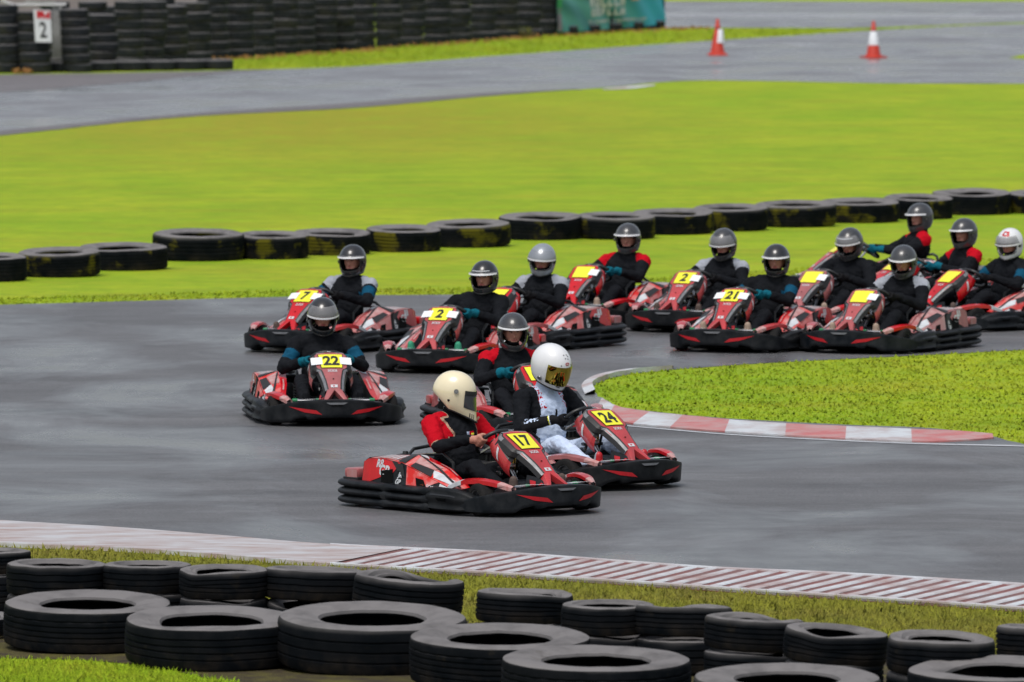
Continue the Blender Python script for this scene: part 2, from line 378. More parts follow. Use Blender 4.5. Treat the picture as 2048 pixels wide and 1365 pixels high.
for i in range(3, nrib - 3):
    A0, A1 = kt3[2 * i + 3], kt3[2 * i + 4]; B0, B1 = kb3[2 * i - 5], kb3[2 * i - 4]
    A1 = A0.lerp(A1, .98); B1 = B0.lerp(B1, .98)
    # inset both ends and lift
    def q(A, B, t, z): p = A.lerp(B, t); return Vector((p.x, p.y, z))
    rw = []
    for t, zz in ((.05, .018), (.08, .0225), (.5, .029), (.92, .036), (.95, .030)):
        a, c = q(A0, B0, t, 0), q(A1, B1, t, 0)
        m1 = a.lerp(c, .12); m2 = a.lerp(c, .88)
        rw.append([Vector((a.x, a.y, zz - .007)), Vector((m1.x, m1.y, zz)), Vector((m2.x, m2.y, zz)), Vector((c.x, c.y, zz - .007))])
    x = px_of(A0)
    b.grid(rw, M_kr if (700 < x < 830 and i % 2 == 0) else M_kw)
# continuous white rims along both edges
for P0, t0, t1, z in ((0, 0.0, .06, .024), (1, .95, 1.0, .038)):
    rw = []
    for c, a in zip(kt2, kb2):
        p0, p1 = c.lerp(a, t0), c.lerp(a, t1); rw.append([Vector((p0.x, p0.y, .01)), Vector((p0.x, p0.y, z)), Vector((p1.x, p1.y, z)), Vector((p1.x, p1.y, .01))])
    b.grid(rw, M_kw)
tag(b.build('ribbed_kerb', ang=30), kind='structure')

# ------------------------------------------------------------------ grass blades
def inside(px, py, poly):
    x, y = np.array([p[0] for p in poly]), np.array([p[1] for p in poly]); r = np.zeros(len(px), bool); j = len(poly) - 1
    for i in range(len(poly)):
        c = ((y[i] > py) != (y[j] > py)); xi = (x[j] - x[i]) * (py - y[i]) / (y[j] - y[i] + 1e-12) + x[i]; r ^= c & (px < xi); j = i
    return r
def blades(name, poly, n, h0, h1, seed, w=.012, m=None):
    rg = np.random.default_rng(seed); xs = [p[0] for p in poly]; ys = [p[1] for p in poly]
    px = rg.uniform(min(xs), max(xs), n * 3); py = rg.uniform(min(ys), max(ys), n * 3)
    k = inside(px, py, poly); px, py = px[k][:n], py[k][:n]; n = len(px)
    u = (px - 1024) / FPX; v = (py - 682.5) / FPX
    dx, dy, dz = u, CP - v * SP, -SP - v * CP; t = -CAMH / dz
    X, Y = dx * t, dy * t
    a = rg.uniform(0, 2 * np.pi, n); h = rg.uniform(h0, h1, n); wd = w * rg.uniform(.6, 1.4, n) * (1 + Y / 90); lx = rg.normal(0, .35, n) * h; ly = rg.normal(0, .35, n) * h
    V = np.zeros((n, 3, 3)); V[:, 0] = np.stack([X - np.cos(a) * wd, Y - np.sin(a) * wd, np.zeros(n)], 1); V[:, 1] = np.stack([X + np.cos(a) * wd, Y + np.sin(a) * wd, np.zeros(n)], 1)
    V[:, 2] = np.stack([X + lx, Y + ly, h], 1)
    me = bpy.data.meshes.new(name); me.vertices.add(n * 3); me.vertices.foreach_set('co', V.ravel()); me.loops.add(n * 3); me.loops.foreach_set('vertex_index', np.arange(n * 3, dtype=np.int32))
    V2 = V.copy(); nrm = np.cross(V[:, 1] - V[:, 0], V[:, 2] - V[:, 0]); fl = nrm[:, 1] > 0; V2[fl, 0], V2[fl, 1] = V[fl, 1], V[fl, 0]; me.vertices.foreach_set('co', V2.ravel())
    me.polygons.add(n); me.polygons.foreach_set('loop_start', np.arange(0, n * 3, 3, dtype=np.int32)); me.update(); me.validate()
    me.polygons.foreach_set('use_smooth', np.ones(n, bool))
    N = np.zeros((n * 3, 3)); N[:, 2] = 1.0; N[:, 0] = np.repeat(rg.normal(0, .22, n), 3); N[:, 1] = np.repeat(rg.normal(0, .22, n), 3); N /= np.linalg.norm(N, axis=1)[:, None]
    me.normals_split_custom_set_from_vertices([tuple(x) for x in N])
    me.materials.append(m or M_grass); o = bpy.data.objects.new(name, me); col.objects.link(o); tag(o, kind='stuff'); return o
GRASS = [
    ([(p[0], p[1] - 13) for p in TRK_UP if -300 <= p[0] <= 2350] + [p for p in TRK_UP[::-1] if -300 <= p[0] <= 2350], 14000, .012, .035, 'grass fringe along the far edge of the kart track'),
    ([p for p in ISL_UP if p[0] < 2350] + [(2350, 908), (2048, 889)] + ISL_LO[::-1], 13000, .012, .03, 'bright grass on the island inside the bend'),
    ([(-200, 1105), (0, 1098), (220, 1106), (440, 1121), (660, 1139), (1024, 1161), (1400, 1186), (1700, 1206), (2048, 1230), (2250, 1245), (2250, 1345), (1700, 1300), (1400, 1270), (1100, 1245), (940, 1250), (900, 1245), (600, 1200), (300, 1180), (-200, 1180)], 26000, .02, .06, 'rough verge grass between the near kerb and the tyres'),
    ([(-200, 1322), (0, 1324), (180, 1330), (330, 1346), (480, 1372), (480, 1420), (-200, 1420)], 9000, .02, .06, 'bright grass in the near left corner'),
    ([(470, 120), (700, 103), (1000, 80), (1340, 58), (1700, 58), (1800, 56), (2048, 47), (1800, 59), (1350, 87), (1000, 111), (700, 133), (470, 140)], 12000, .03, .06, 'strip of grass under the tyre wall'),
]
for i, (poly, n, h0, h1, lb) in enumerate(GRASS):
    tag(blades('grass', poly, n, h0, h1, 11 + i, .008 if i < 2 else .006, M_verge if i == 2 else None), label=lb, cat='grass')
# ------------------------------------------------------------------ loose tyres
def tyre_mat(name, moss, dust_sheen, ca=(.0035, .005, .0068), cb_=(.0095, .0105, .0125), spec=.035):
    m = bpy.data.materials.new(name); m.use_nodes = True; nt = m.node_tree; L = nt.links; b = nt.nodes['Principled BSDF']
    tc = nd(nt, 'ShaderNodeTexCoord'); oi = nd(nt, 'ShaderNodeObjectInfo'); va = nd(nt, 'ShaderNodeVectorMath', operation='ADD')
    sc = nd(nt, 'ShaderNodeVectorMath', operation='SCALE'); cb = nd(nt, 'ShaderNodeCombineXYZ')
    for i in range(3): L.new(oi.outputs['Random'], cb.inputs[i])
    sc.inputs['Scale'].default_value = 57.0; L.new(cb.outputs[0], sc.inputs[0]); L.new(tc.outputs['Object'], va.inputs[0]); L.new(sc.outputs[0], va.inputs[1])
    def noi(s, d=5.0, st=(1, 1, 1)):
        mp = nd(nt, 'ShaderNodeMapping'); mp.inputs['Scale'].default_value = st; L.new(va.outputs[0], mp.inputs['Vector'])
        n = nd(nt, 'ShaderNodeTexNoise', Scale=s, Detail=d, Roughness=.62); L.new(mp.outputs[0], n.inputs['Vector']); return n.outputs['Fac']
    def ramp(src, a, c, lo=0., hi=1.):
        r = nd(nt, 'ShaderNodeMapRange'); r.inputs['From Min'].default_value = a; r.inputs['From Max'].default_value = c; r.inputs['To Min'].default_value = lo; r.inputs['To Max'].default_value = hi; L.new(src, r.inputs['Value']); return r.outputs[0]
    geo = nd(nt, 'ShaderNodeNewGeometry'); sx = nd(nt, 'ShaderNodeSeparateXYZ'); L.new(geo.outputs['Normal'], sx.inputs[0])
    sg_ = nd(nt, 'ShaderNodeSeparateXYZ'); L.new(tc.outputs['Generated'], sg_.inputs[0])
    uq = nd(nt, 'ShaderNodeMath', operation='MULTIPLY'); L.new(ramp(sx.outputs['Z'], .2, .8), uq.inputs[0]); L.new(ramp(sg_.outputs['Z'], .72, .88), uq.inputs[1]); up = uq.outputs[0]
    def mul(a, c):
        q = nd(nt, 'ShaderNodeMath', operation='MULTIPLY'); L.new(a, q.inputs[0])
        if isinstance(c, float): q.inputs[1].default_value = c
        else: L.new(c, q.inputs[1])
        return q.outputs[0]
    def mix(f, c1, c2):
        x = nd(nt, 'ShaderNodeMix', data_type='RGBA'); L.new(f, x.inputs[0])
        for i, c in ((6, c1), (7, c2)):
            if isinstance(c, tuple): x.inputs[i].default_value = (*c, 1)
            else: L.new(c, x.inputs[i])
        return x.outputs[2]
    c = mix(ramp(noi(5), .35, .7), ca, cb_)
    c = mix(mul(up, ramp(noi(4, 6), .2, .55, .35, dust_sheen)), c, (.215, .205, .205))  # dusty upper faces, their colour also lifted to paint a sheen on the rims
    if moss > 0:
        side = ramp(sx.outputs['Z'], .6, .2)
        f = mul(mul(side, ramp(noi(2.2, 6), .54, .61)), moss)
        c = mix(f, c, (.12, .105, .010))
    else:
        f = mul(ramp(noi(6, 6, (1, 1, 1)), .62, .72), .35); c = mix(f, c, (.05, .04, .025))
    md = nd(nt, 'ShaderNodeMath', operation='MULTIPLY'); L.new(ramp(sg_.outputs['Z'], .55, .05), md.inputs[0]); L.new(ramp(noi(7, 6), .42, .68), md.inputs[1])
    c = mix(mul(md.outputs[0], .5), c, (.055, .042, .03))
    L.new(c, b.inputs['Base Color']); b.inputs['Roughness'].default_value = .78; b.inputs['Specular IOR Level'].default_value = spec
    n = nd(nt, 'ShaderNodeTexNoise', Scale=45.0, Detail=4.0); L.new(tc.outputs['Object'], n.inputs['Vector'])
    bp = nd(nt, 'ShaderNodeBump', Strength=.18, Distance=.01); L.new(n.outputs['Fac'], bp.inputs['Height']); L.new(bp.outputs[0], b.inputs['Normal'])
    return m
M_ty_near = tyre_mat('weathered_rubber', 0, .85)
M_ty_moss = tyre_mat('mossy_rubber', .8, .9)
M_ty_wall = tyre_mat('wall_rubber', .1, .7, (.012, .0155, .019), (.026, .029, .033), .2)

def tyre_mesh(name, R, W, bead, m, nseg=56, dent=0.0, seed=0, grooves=4, lean=0.0, blocks=0, rnd_sh=.055):
    """tyre lying on its side: outer radius R, width W along z (0..W), with sidewalls, beads, tread grooves and a hollow inside"""
    rs = random.Random(seed); h = W / 2; prof = []
    rb = R * bead; sh = R * rnd_sh * 1.6
    # outside, from the lower bead over the tread to the upper bead, then back inside
    def side(s):
        return [(rb, s * h * .72), (rb + .012, s * h * .83), (rb + .03, s * h * .82), (rb + (R - rb) * .38, s * h * .97), (rb + (R - rb) * .45, s * h * .955), (rb + (R - rb) * .62, s * h * 1.0), (R - sh * .75, s * h * .985), (R - sh * .22, s * h * .90), (R - .004, s * h * .76)]
    lo = side(-1); hi = side(1)[::-1]
    tread = []
    ng = grooves
    for k in range(ng):
        z = (-.62 + 1.24 * (k + .5) / ng) * h; gw = .014 * h + .0025
        tread += [(R, z - gw * 1.6), (R - .009, z - gw), (R - .009, z + gw), (R, z + gw * 1.6)]
    inner = [(rb + .01, h * .62), (rb + (R - rb) * .55, h * .86), (R - .03, h * .6), (R - .026, 0), (R - .03, -h * .6), (rb + (R - rb) * .55, -h * .86), (rb + .01, -h * .62)]
    P = lo + tread + hi + inner; rows = []
    ph = rs.uniform(0, 6.28)
    for (r, z) in P:
        row = []
        for k in range(nseg):
            q = 2 * math.pi * k / nseg; rr = r * (1 + .012 * math.sin(2 * q + ph)); zz = z
            if dent:
                g = max(0, math.cos(q - ph)) ** 6; fz = max(0, 1 - (r - rb) / (R - rb)); 
                if z > 0: zz = z - dent * g * (.35 + .65 * fz); rr = rr + dent * .25 * g * fz
                g2 = max(0, math.cos(q - ph - 2.2)) ** 4
                if z > 0: zz -= dent * .35 * g2 * fz
            k_ = mnoise.noise(Vector((math.cos(q) * 2.2, math.sin(q) * 2.2, z * 6 + seed * 5))); rr += .006 * k_; zz += .004 * mnoise.noise(Vector((math.cos(q) * 3, math.sin(q) * 3, r * 9 + seed)))
            if blocks and r > R - .003 and abs(z) > .5 * h and (k // 1) % 3 == 0: rr -= .007
            row.append((rr * math.cos(q), rr * math.sin(q), zz + h))
        rows.append(row)
    b = MB(); b.grid(rows, m, cu=True, cv=True); me_o = b.build(name, ang=28); me = me_o.data; bpy.data.objects.remove(me_o); return me
TY = {
    'truck': [tyre_mesh('tyre', .53, .27, .56, M_ty_near, nseg=84, seed=1, grooves=5, blocks=1), tyre_mesh('tyre', .53, .27, .58, M_ty_near, seed=2, grooves=4, dent=.03), tyre_mesh('tyre', .53, .28, .55, M_ty_near, seed=3, grooves=3, rnd_sh=.075)],
    'car': [tyre_mesh('tyre', .33, .21, .60, M_ty_near, seed=4, dent=.05, rnd_sh=.09), tyre_mesh('tyre', .33, .215, .62, M_ty_near, seed=5, dent=.09, rnd_sh=.1), tyre_mesh('tyre', .33, .205, .64, M_ty_near, nseg=84, blocks=1, seed=6, grooves=3, rnd_sh=.085), tyre_mesh('tyre', .33, .225, .58, M_ty_near, seed=7, dent=.03, rnd_sh=.11)],
    'far': [tyre_mesh('tyre', .5, .28, .56, M_ty_moss, seed=8, grooves=5, rnd_sh=.08), tyre_mesh('tyre', .5, .29, .6, M_ty_moss, seed=9, grooves=4, rnd_sh=.09), tyre_mesh('tyre', .5, .27, .57, M_ty_moss, seed=10, grooves=4, dent=.03)],
    'wall': [tyre_mesh('tyre', .33, .20, .60, M_ty_wall, nseg=32, seed=11, grooves=3, rnd_sh=.12), tyre_mesh('tyre', .33, .205, .60, M_ty_wall, nseg=32, seed=12, grooves=4, rnd_sh=.14)],
}
H0 = {'truck': .27, 'car': .212, 'far': .28, 'wall': .202}
def place_tyre(kind, p, s=1.0, label='', group=None, tilt=0.0, ta=0.0, var=None, sz=None):
    me = rnd.choice(TY[kind]) if var is None else TY[kind][var % len(TY[kind])]
    o = bpy.data.objects.new('tyre', me); col.objects.link(o)
    o.location = p; o.scale = (s, s, sz if sz else s); q = rnd.uniform(0, 6.28)
    o.rotation_euler = (Matrix.Rotation(tilt, 3, Vector((math.cos(ta), math.sin(ta), 0))) @ Matrix.Rotation(q, 3, 'Z')).to_euler()
    return tag(o, label, 'tyre', group)
def ground_from_top(xl, xr, ytop, hgt, R0=None):
    """centre of a lying tyre whose far upper rim is seen at ytop and whose sides are seen at xl, xr"""
    cx = (xl + xr) / 2; p = at(cx, ytop, hgt)
    for _ in range(4):
        s = FPX / (p.y * CP + (CAMH - hgt) * SP); R = (xr - xl) / 2 / s
        q = at(cx, ytop, hgt); p = Vector((q.x, q.y - R * .96, 0))
    p.x = (cx - 1024) / FPX * (p.y * CP + (CAMH - hgt) * SP)
    return p, R
ORD = ['first', 'second', 'third', 'fourth', 'fifth', 'sixth', 'seventh', 'eighth', 'ninth', 'tenth', 'eleventh', 'twelfth', 'thirteenth', 'fourteenth', 'fifteenth', 'sixteenth', 'seventeenth', 'eighteenth', 'nineteenth', 'twentieth', 'twenty-first', 'twenty-second', 'twenty-third', 'twenty-fourth', 'twenty-fifth']
# row along the grass at the near edge
FR = [(-110, 32, 1187, 0), (5, 345, 1199, .01), (248, 598, 1231, .012), (553, 932, 1236, .045), (818, 1180, 1268, .02), (1003, 1380, 1313, .0), (1385, 1760, 1350, .01), (1812, 2180, 1330, .0)]
for i, (xl, xr, yt, tl) in enumerate(FR):
    p, R = ground_from_top(xl, xr, yt, .27 * 1.0)
    p.z = .012
    p.z = .03; place_tyre('truck', p, R / .53, 'large lorry tyre lying flat in the nearest row, %s from the left edge' % ORD[i], 'lorry tyres along the front', .05 + tl * .6, .12 + 3 * tl, var=[0, 0, 1, 2, 0, 0, 2, 1][i])
SR = [(-80, 62, 1094), (12, 215, 1115), (205, 385, 1118), (358, 540, 1128), (527, 728, 1127), (702, 925, 1143), (950, 1146, 1173), (1122, 1310, 1197), (1270, 1462, 1203), (1405, 1608, 1225), (1565, 1772, 1248), (1770, 1990, 1266), (1992, 2200, 1245)]
for i, (xl, xr, yt) in enumerate(SR):
    p, R = ground_from_top(xl, xr, yt, .425); s = R / .33
    zt = .425 - .212 * s
    tl, ta = [(0, 0), (.02, 1), (.0, 2), (.02, 0), (.05, 2.2), (.09, 1.2), (.03, 2), (.02, 0), (.06, 2.6), (.05, 1.5), (.09, 1.2), (.06, .9), (.05, 2.4)][i]
    place_tyre('car', Vector((p.x, p.y, .012)), s * .98, 'car tyre underneath in the %s pair from the left' % ORD[i], 'car tyres stacked in pairs along the kerb', sz=(zt - .012) / .212)
    place_tyre('car', Vector((p.x, p.y, zt)), s, 'worn car tyre on top of the %s pair from the left' % ORD[i], 'car tyres stacked in pairs along the kerb', tl, ta, var=[0, 2, 2, 0, 2, 1, 0, 2, 1, 1, 0, 3, 1][i])
TR = [(-70, 55, 510), (35, 203, 500), (158, 335, 487), (305, 488, 469), (470, 617, 467), (585, 742, 459), (730, 883, 453), (852, 1022, 444), (998, 1165, 430), (1150, 1312, 429), (1262, 1428, 420), (1385, 1537, 414), (1508, 1674, 406), (1635, 1800, 398), (1765, 1907, 392), (1863, 2023, 383), (2012, 2170, 381)]
for i, (xl, xr, yt) in enumerate(TR):
    p, R = ground_from_top(xl, xr, yt, .28)
    place_tyre('far', Vector((p.x, p.y, .012)), R / .5, 'mossy lorry tyre on the grass beyond the karts, %s from the left' % ORD[i], 'mossy tyres lining the far side of the track', rnd.uniform(.045, .075), rnd.uniform(-.3, .3), sz=rnd.uniform(.97, 1.05) * (1.06 if i in (3, 8, 15) else 1.0))
# flat row at the foot of the wall on the left
xs = [(-30, 28), (30, 78), (60, 105), (100, 162), (163, 230), (226, 292), (288, 350), (345, 408), (402, 466)]
for i, (xl, xr) in enumerate(xs):
    yb = interp((xl + xr) / 2, [0, 466], [146, 139]); p = at((xl + xr) / 2, yb); s = FPX / p.y
    place_tyre('wall', p, (xr - xl + 4) / 2 / s / .33, 'flat tyre at the foot of the wall beside the track, %s from the left' % ORD[i], 'flat tyres at the foot of the wall', sz=1.05)
# tall wall of stacked tyres
def stack(px, yg, ytop, label, dz, s=1.0):
    p = at(px, yg); nmax = 9; z = 0; k = 0
    lean = rnd.uniform(-.012, .012)
    while k < nmax:
        q = at(px, ytop, 0)
        h = .202 * s * rnd.uniform(.96, 1.06)
        # stop once the stack has passed its top (or the top of the picture)
        pyt = 682.5 + FPX * ((CAMH - z) * CP - p.y * SP) / (p.y * CP + (CAMH - z) * SP)
        if pyt < max(ytop, 0): break
        place_tyre('wall', Vector((p.x + rnd.uniform(-.02, .02) + lean * k, p.y + rnd.uniform(-.02, .02), z)), s * rnd.uniform(.95, 1.03), label % ORD[k], 'tyres stacked in the wall', rnd.uniform(0, .03), rnd.uniform(0, 6), sz=h / .202)
        z += h; k += 1
WALL = [(8, 146, 28), (68, 146, 30), (154, 145, 35), (205, 141, 30), (258, 134, 20), (300, 131, 12), (343, 128, 12), (393, 123, 10), (432, 119, 5), (480, 116, 0), (524, 111, -8), (567, 108, -8), (606, 105, -8), (642, 103, -8), (684, 101, -8), (723, 98, -8), (777, 94, -8), (823, 90, -8), (873, 87, -8), (920, 83, -8), (966, 80, -8), (1012, 77, -8), (1056, 74, -8), (1096, 70, -8)]
for i, (px, yg, yt) in enumerate(WALL):
    stack(px, yg, yt, 'dark tyre %s from the bottom of the ' + ORD[i] + ' front stack in the tyre wall', 0, rnd.uniform(.9, 1.05))
BACK = [(112, 135, 14), (183, 132, 18), (234, 126, 12), (282, 124, 6), (320, 121, 6), (368, 117, 6), (412, 112, 4), (456, 108, -4), (502, 104, -8), (546, 101, -8), (588, 99, -8), (625, 97, -8), (663, 95, -8), (703, 92, -8), (750, 89, -8), (800, 85, -8), (848, 82, -8), (897, 78, -8), (943, 75, -8), (989, 72, -8), (1034, 69, -8), (1076, 66, -8)]
for i, (px, yg, yt) in enumerate([b for j, b in enumerate(BACK) if b[0] < 430 or j % 2]):
    stack(px, yg, yt, 'dark tyre %s from the bottom of the ' + ORD[i] + ' rear stack in the tyre wall', 0, rnd.uniform(.9, 1.02))

# ------------------------------------------------------------------ numbered board, metal frame, banner, cones, weeds
M_galv = mat('galvanised_sheet', (.32, .33, .33), .55, c2=(.17, .17, .165), scale=3, amt=.9)
M_board = mat('white_board', (.66, .68, .7), .4, c2=(.5, .52, .55), scale=5)
p = at(68, 146); SB = FPX / p.y
def px_to(px, py, Y):   # point on the upright plane at depth Y
    u, v = (px - 1024) / FPX, (py - 682.5) / FPX
    k = Y / (CP - v * SP); return Vector((u * k, Y, CAMH + (-SP - v * CP) * k))
fr = empty('metal_shelter', (p.x, p.y + 1.2, 0)); tag(fr, 'grey metal frame with a pale top rail standing over the tyres behind the numbered board', 'frame')
Yf = p.y + .55
def loc(o_, parent):  # build in world space, keep the thing's empty at its base
    o_.parent = parent; o_.matrix_parent_inverse = Matrix.Translation(-parent.location); return o_
a, c = px_to(104, 13, Yf), px_to(124, 116, Yf)
b = MB(); b.box(((a.x + c.x) / 2, Yf, (a.z + c.z) / 2), (c.x - a.x, .05, a.z - c.z), M_galv, bev=.01); b.box((c.x - .03, Yf - .04, (a.z + c.z) / 2), (.05, .08, a.z - c.z), M_galv, bev=.008); loc(b.build('side_panel'), fr)
a, c = px_to(26, 14, Yf), px_to(37, 120, Yf)
b = MB(); b.box(((a.x + c.x) / 2, Yf, (a.z + c.z) / 2), (c.x - a.x, .07, a.z - c.z), M_galv, bev=.01); loc(b.build('post'), fr)
b = MB(); b.tube([px_to(2, 2, Yf - .06), px_to(14, 6, Yf - .06), px_to(28, 10.5, Yf - .06), px_to(132, 10, Yf - .06)], .027, mat('pale_rail', (.6, .6, .6), .4, c2=(.4, .4, .4))); loc(b.build('top_rail'), fr)
b = MB(); b.tube([px_to(50, 4.5, Yf + .5), px_to(110, 5.5, Yf + .5)], .022, M_galv); b.tube([px_to(50, 5, Yf - .06), px_to(50, 5, Yf + .52)], .02, M_galv); loc(b.build('rear_rail'), fr)
# board hung on the tyres
Yb = p.y - .44; A, B_, C_, D_ = px_to(67, 20, Yb), px_to(101, 21, Yb), px_to(103.5, 85, Yb), px_to(70.5, 84.5, Yb)
def bf(u, v, off=0.0):
    q = A.lerp(B_, u).lerp(D_.lerp(C_, u), 1 - v); return Vector((q.x, q.y - off, q.z))
b = MB(); b.add([bf(0, 0), bf(1, 0), bf(1, 1), bf(0, 1), bf(0, 0, -.03), bf(1, 0, -.03), bf(1, 1, -.03), bf(0, 1, -.03)], [(0, 1, 2, 3), (7, 6, 5, 4), (0, 4, 5, 1), (1, 5, 6, 2), (2, 6, 7, 3), (3, 7, 4, 0)], M_board)
b.quad(lambda u, v: bf(u, v, .004), [(.17, .73), (.97, .73), (.97, .97), (.17, .97)], M_redmark, 3)
b.quad(lambda u, v: bf(u, v, .006), [(.58, .90), (.72, .86), (.86, .94), (.62, .965)], M_board, 3)
b.quad(lambda u, v: bf(u, v, .006), [(.25, .755), (.86, .755), (.86, .772), (.25, .772)], M_board, 3)
t = text2d('2', .02); b.mapped((t[0], t[1]), lambda x, y: bf(.52 + x * .5 * 1.35, .385 + y * .5, .005), M_ink)
bo = b.build('number_board', smooth=False); tag(bo, 'white board with a red top and a black figure two hung on the tyres', 'sign')

# banner
M_teal = bpy.data.materials.new('teal_banner'); M_teal.use_nodes = True
def _banner():
    nt = M_teal.node_tree; L = nt.links; bs = nt.nodes['Principled BSDF']; tc = nd(nt, 'ShaderNodeTexCoord'); sx = nd(nt, 'ShaderNodeSeparateXYZ'); L.new(tc.outputs['UV'], sx.inputs[0])
    wv = nd(nt, 'ShaderNodeTexWave', Scale=1.1, Distortion=5.0, Detail=2.0); wv.inputs['Detail Scale'].default_value = .8
    mp = nd(nt, 'ShaderNodeMapping'); mp.inputs['Rotation'].default_value = (0, 0, R_(-35)); L.new(tc.outputs['UV'], mp.inputs['Vector']); L.new(mp.outputs[0], wv.inputs['Vector'])
    r1 = nd(nt, 'ShaderNodeValToRGB'); r1.color_ramp.elements[0].color = (.004, .17, .18, 1); r1.color_ramp.elements[1].color = (.08, .34, .36, 1); L.new(wv.outputs['Fac'], r1.inputs[0])
    mr = nd(nt, 'ShaderNodeMapRange'); mr.inputs['From Min'].default_value = .58; mr.inputs['From Max'].default_value = .85; L.new(sx.outputs[0], mr.inputs['Value'])
    x = nd(nt, 'ShaderNodeMix', data_type='RGBA'); L.new(mr.outputs[0], x.inputs[0]); L.new(r1.outputs[0], x.inputs[6]); x.inputs[7].default_value = (.005, .38, .52, 1)
    L.new(x.outputs[2], bs.inputs['Base Color']); bs.inputs['Roughness'].default_value = .5
_banner()
bw = empty('banner', at(1222, 64)); tag(bw, 'teal vinyl banner with white lettering strung beside the end of the tyre wall', 'banner')
L0, L1 = at(1112, 71), at(1330, 57)
def bpt(u, z, off=0.0):
    q = L0.lerp(L1, u); n = (L1 - L0).normalized(); nn = Vector((n.y, -n.x, 0))
    d = .05 * math.sin(u * 9 + z * 2) * (1 - .4 * z) + .02 * math.sin(u * 31 + z * 7)
    return Vector((q.x, q.y, z)) + nn * (d + off)
def bz(u): return .07 - .03 * math.sin(u * math.pi) + .045 * u
b = MB(); nu, nv = 60, 16; rows = [[bpt(i / nu, bz(i / nu) + (1.35 - bz(i / nu)) * j / nv) for j in range(nv + 1)] for i in range(nu + 1)]
b.grid(rows, M_teal)
o = b.build('sheet'); uv = o.data.uv_layers.new(name='UVMap')
for lp in o.data.loops:
    k = lp.vertex_index; uv.data[lp.index].uv = ((k // (nv + 1)) / nu, (k % (nv + 1)) / nv)
loc(o, bw)
b = MB(); rq = random.Random(3)
fb = lambda u, v: bpt(u, v, .012)
def letters(u0, u1, z0, z1, n, m):
    w = (u1 - u0) / n
    for i in range(n):
        a = u0 + i * w; e = a + w * rq.uniform(.72, .9); k = rq.choice((0, 1, 2, 3)); hh = z1 - (0 if rq.random() < .6 else (z1 - z0) * .12)
        st = w * .3; hb = (z1 - z0) * .24
        b.quad(fb, [(a, z0), (a + st, z0), (a + st, hh), (a, hh)], m, 1)
        if k in (0, 1): b.quad(fb, [(e - st, z0), (e, z0), (e, hh), (e - st, hh)], m, 1)
        if k in (0, 2): b.quad(fb, [(a, hh - hb), (e, hh - hb), (e, hh), (a, hh)], m, 1)
        if k in (0, 3): b.quad(fb, [(a, z0), (e, z0), (e, z0 + hb), (a, z0 + hb)], m, 1)
        if k in (1, 2): b.quad(fb, [(a, (z0 + hh) / 2 - hb / 2), (e, (z0 + hh) / 2 - hb / 2), (e, (z0 + hh) / 2 + hb / 2), (a, (z0 + hh) / 2 + hb / 2)], m, 1)
letters(.31, .63, .62, .92, 6, M_white); letters(.32, .63, .40, .60, 6, M_white); letters(.30, .80, .24, .31, 24, M_white)
b.quad(fb, [(.66, .74), (.74, .73), (.75, .79), (.67, .80)], mat('pale_orange', (.5, .3, .22), .5), 3)
b.quad(fb, [(.80, .86), (.90, .74), (.93, .86), (.84, 1.0)], mat('pale_blue', (.25, .45, .55), .5), 4)
loc(b.build('lettering', smooth=False), bw)
b = MB()
for z0, z1, mm in ((.1, .5, mat('mauve_strip', (.22, .17, .25), .6)), (.5, .66, mat('pale_strip', (.1, .2, .18), .6)), (.66, .88, mat('green_strip', (.02, .32, .12), .6)), (.88, 1.3, M_white)):
    b.quad(lambda u, v: bpt(u, v, .018), [(0, z0), (.035, z0), (.035, z1), (0, z1)], mm, 3)
loc(b.build('edge_strip'), bw)
for u in (.02, .5, .985):
    q = L0.lerp(L1, u); b = MB(); b.tube([(q.x, q.y + .12, 0), (q.x, q.y + .12, 1.4)], .035, M_dark); loc(b.build('post'), bw)
for i in range(5):  # tyres added to darken the gap under the banner
    q = L0.lerp(L1, .08 + .2 * i)
    place_tyre('wall', Vector((q.x, q.y + .5, 0)), 1.0, 'dark tyre added to darken the gap under the teal banner, %s from its left end' % ORD[i], 'tyres added behind the banner')
# traffic cones
M_cred = mat('red_cone_plastic', (.52, .035, .015), .45, c2=(.33, .03, .018), scale=5)
M_cwh = mat('reflective_white_sleeve', (.72, .75, .78), .4, c2=(.55, .55, .55), scale=6)
M_cdk = mat('dirty_band', (.1, .02, .015), .6)
def make_cone(label):
    r = empty('traffic_cone'); tag(r, label, 'traffic cone', 'red and white traffic cones on the upper track')
    b = MB(); b.box((0, 0, .02), (.44, .44, .04), M_cred, bev=.012); b.lathe([(.21, .038), (.19, .055), (.165, .07)], M_cred, 24); b.build('base', r)
    R = lambda z: .155 - .125 * (z - .06) / .74
    b = MB(); b.lathe([(R(.06) + .01, .04), (R(.06), .07), (R(.8), .8), (R(.8) - .012, .812), (.012, .812), (.012, .7)], M_cred, 28); b.lathe([(R(.585) + .004, .585), (R(.585) + .005, .6), (R(.61) + .004, .61)], M_cdk, 28); b.build('body', r)
    b = MB(); b.lathe([(R(.28) + .001, .28), (R(.28) + .006, .285), (R(.58) + .006, .58), (R(.58) + .001, .585)], M_cwh, 28); b.build('reflective_sleeve', r)
    return r
c1 = make_cone('red and white traffic cone nearer the teal banner, its white sleeve hanging askew'); c1.location = at(1435, 111.5)
[x for x in c1.children if x.name.startswith('reflective')][0].rotation_euler = (0, R_(5), 0)
c2 = copy_tree(c1); c2.location = at(1747, 116.5); c2.rotation_euler.z = .5; c2['label'] = 'red and white traffic cone farther from the banner with its white sleeve straight'
[x for x in c2.children if x.name.startswith('reflective')][0].rotation_euler = (0, 0, 0)
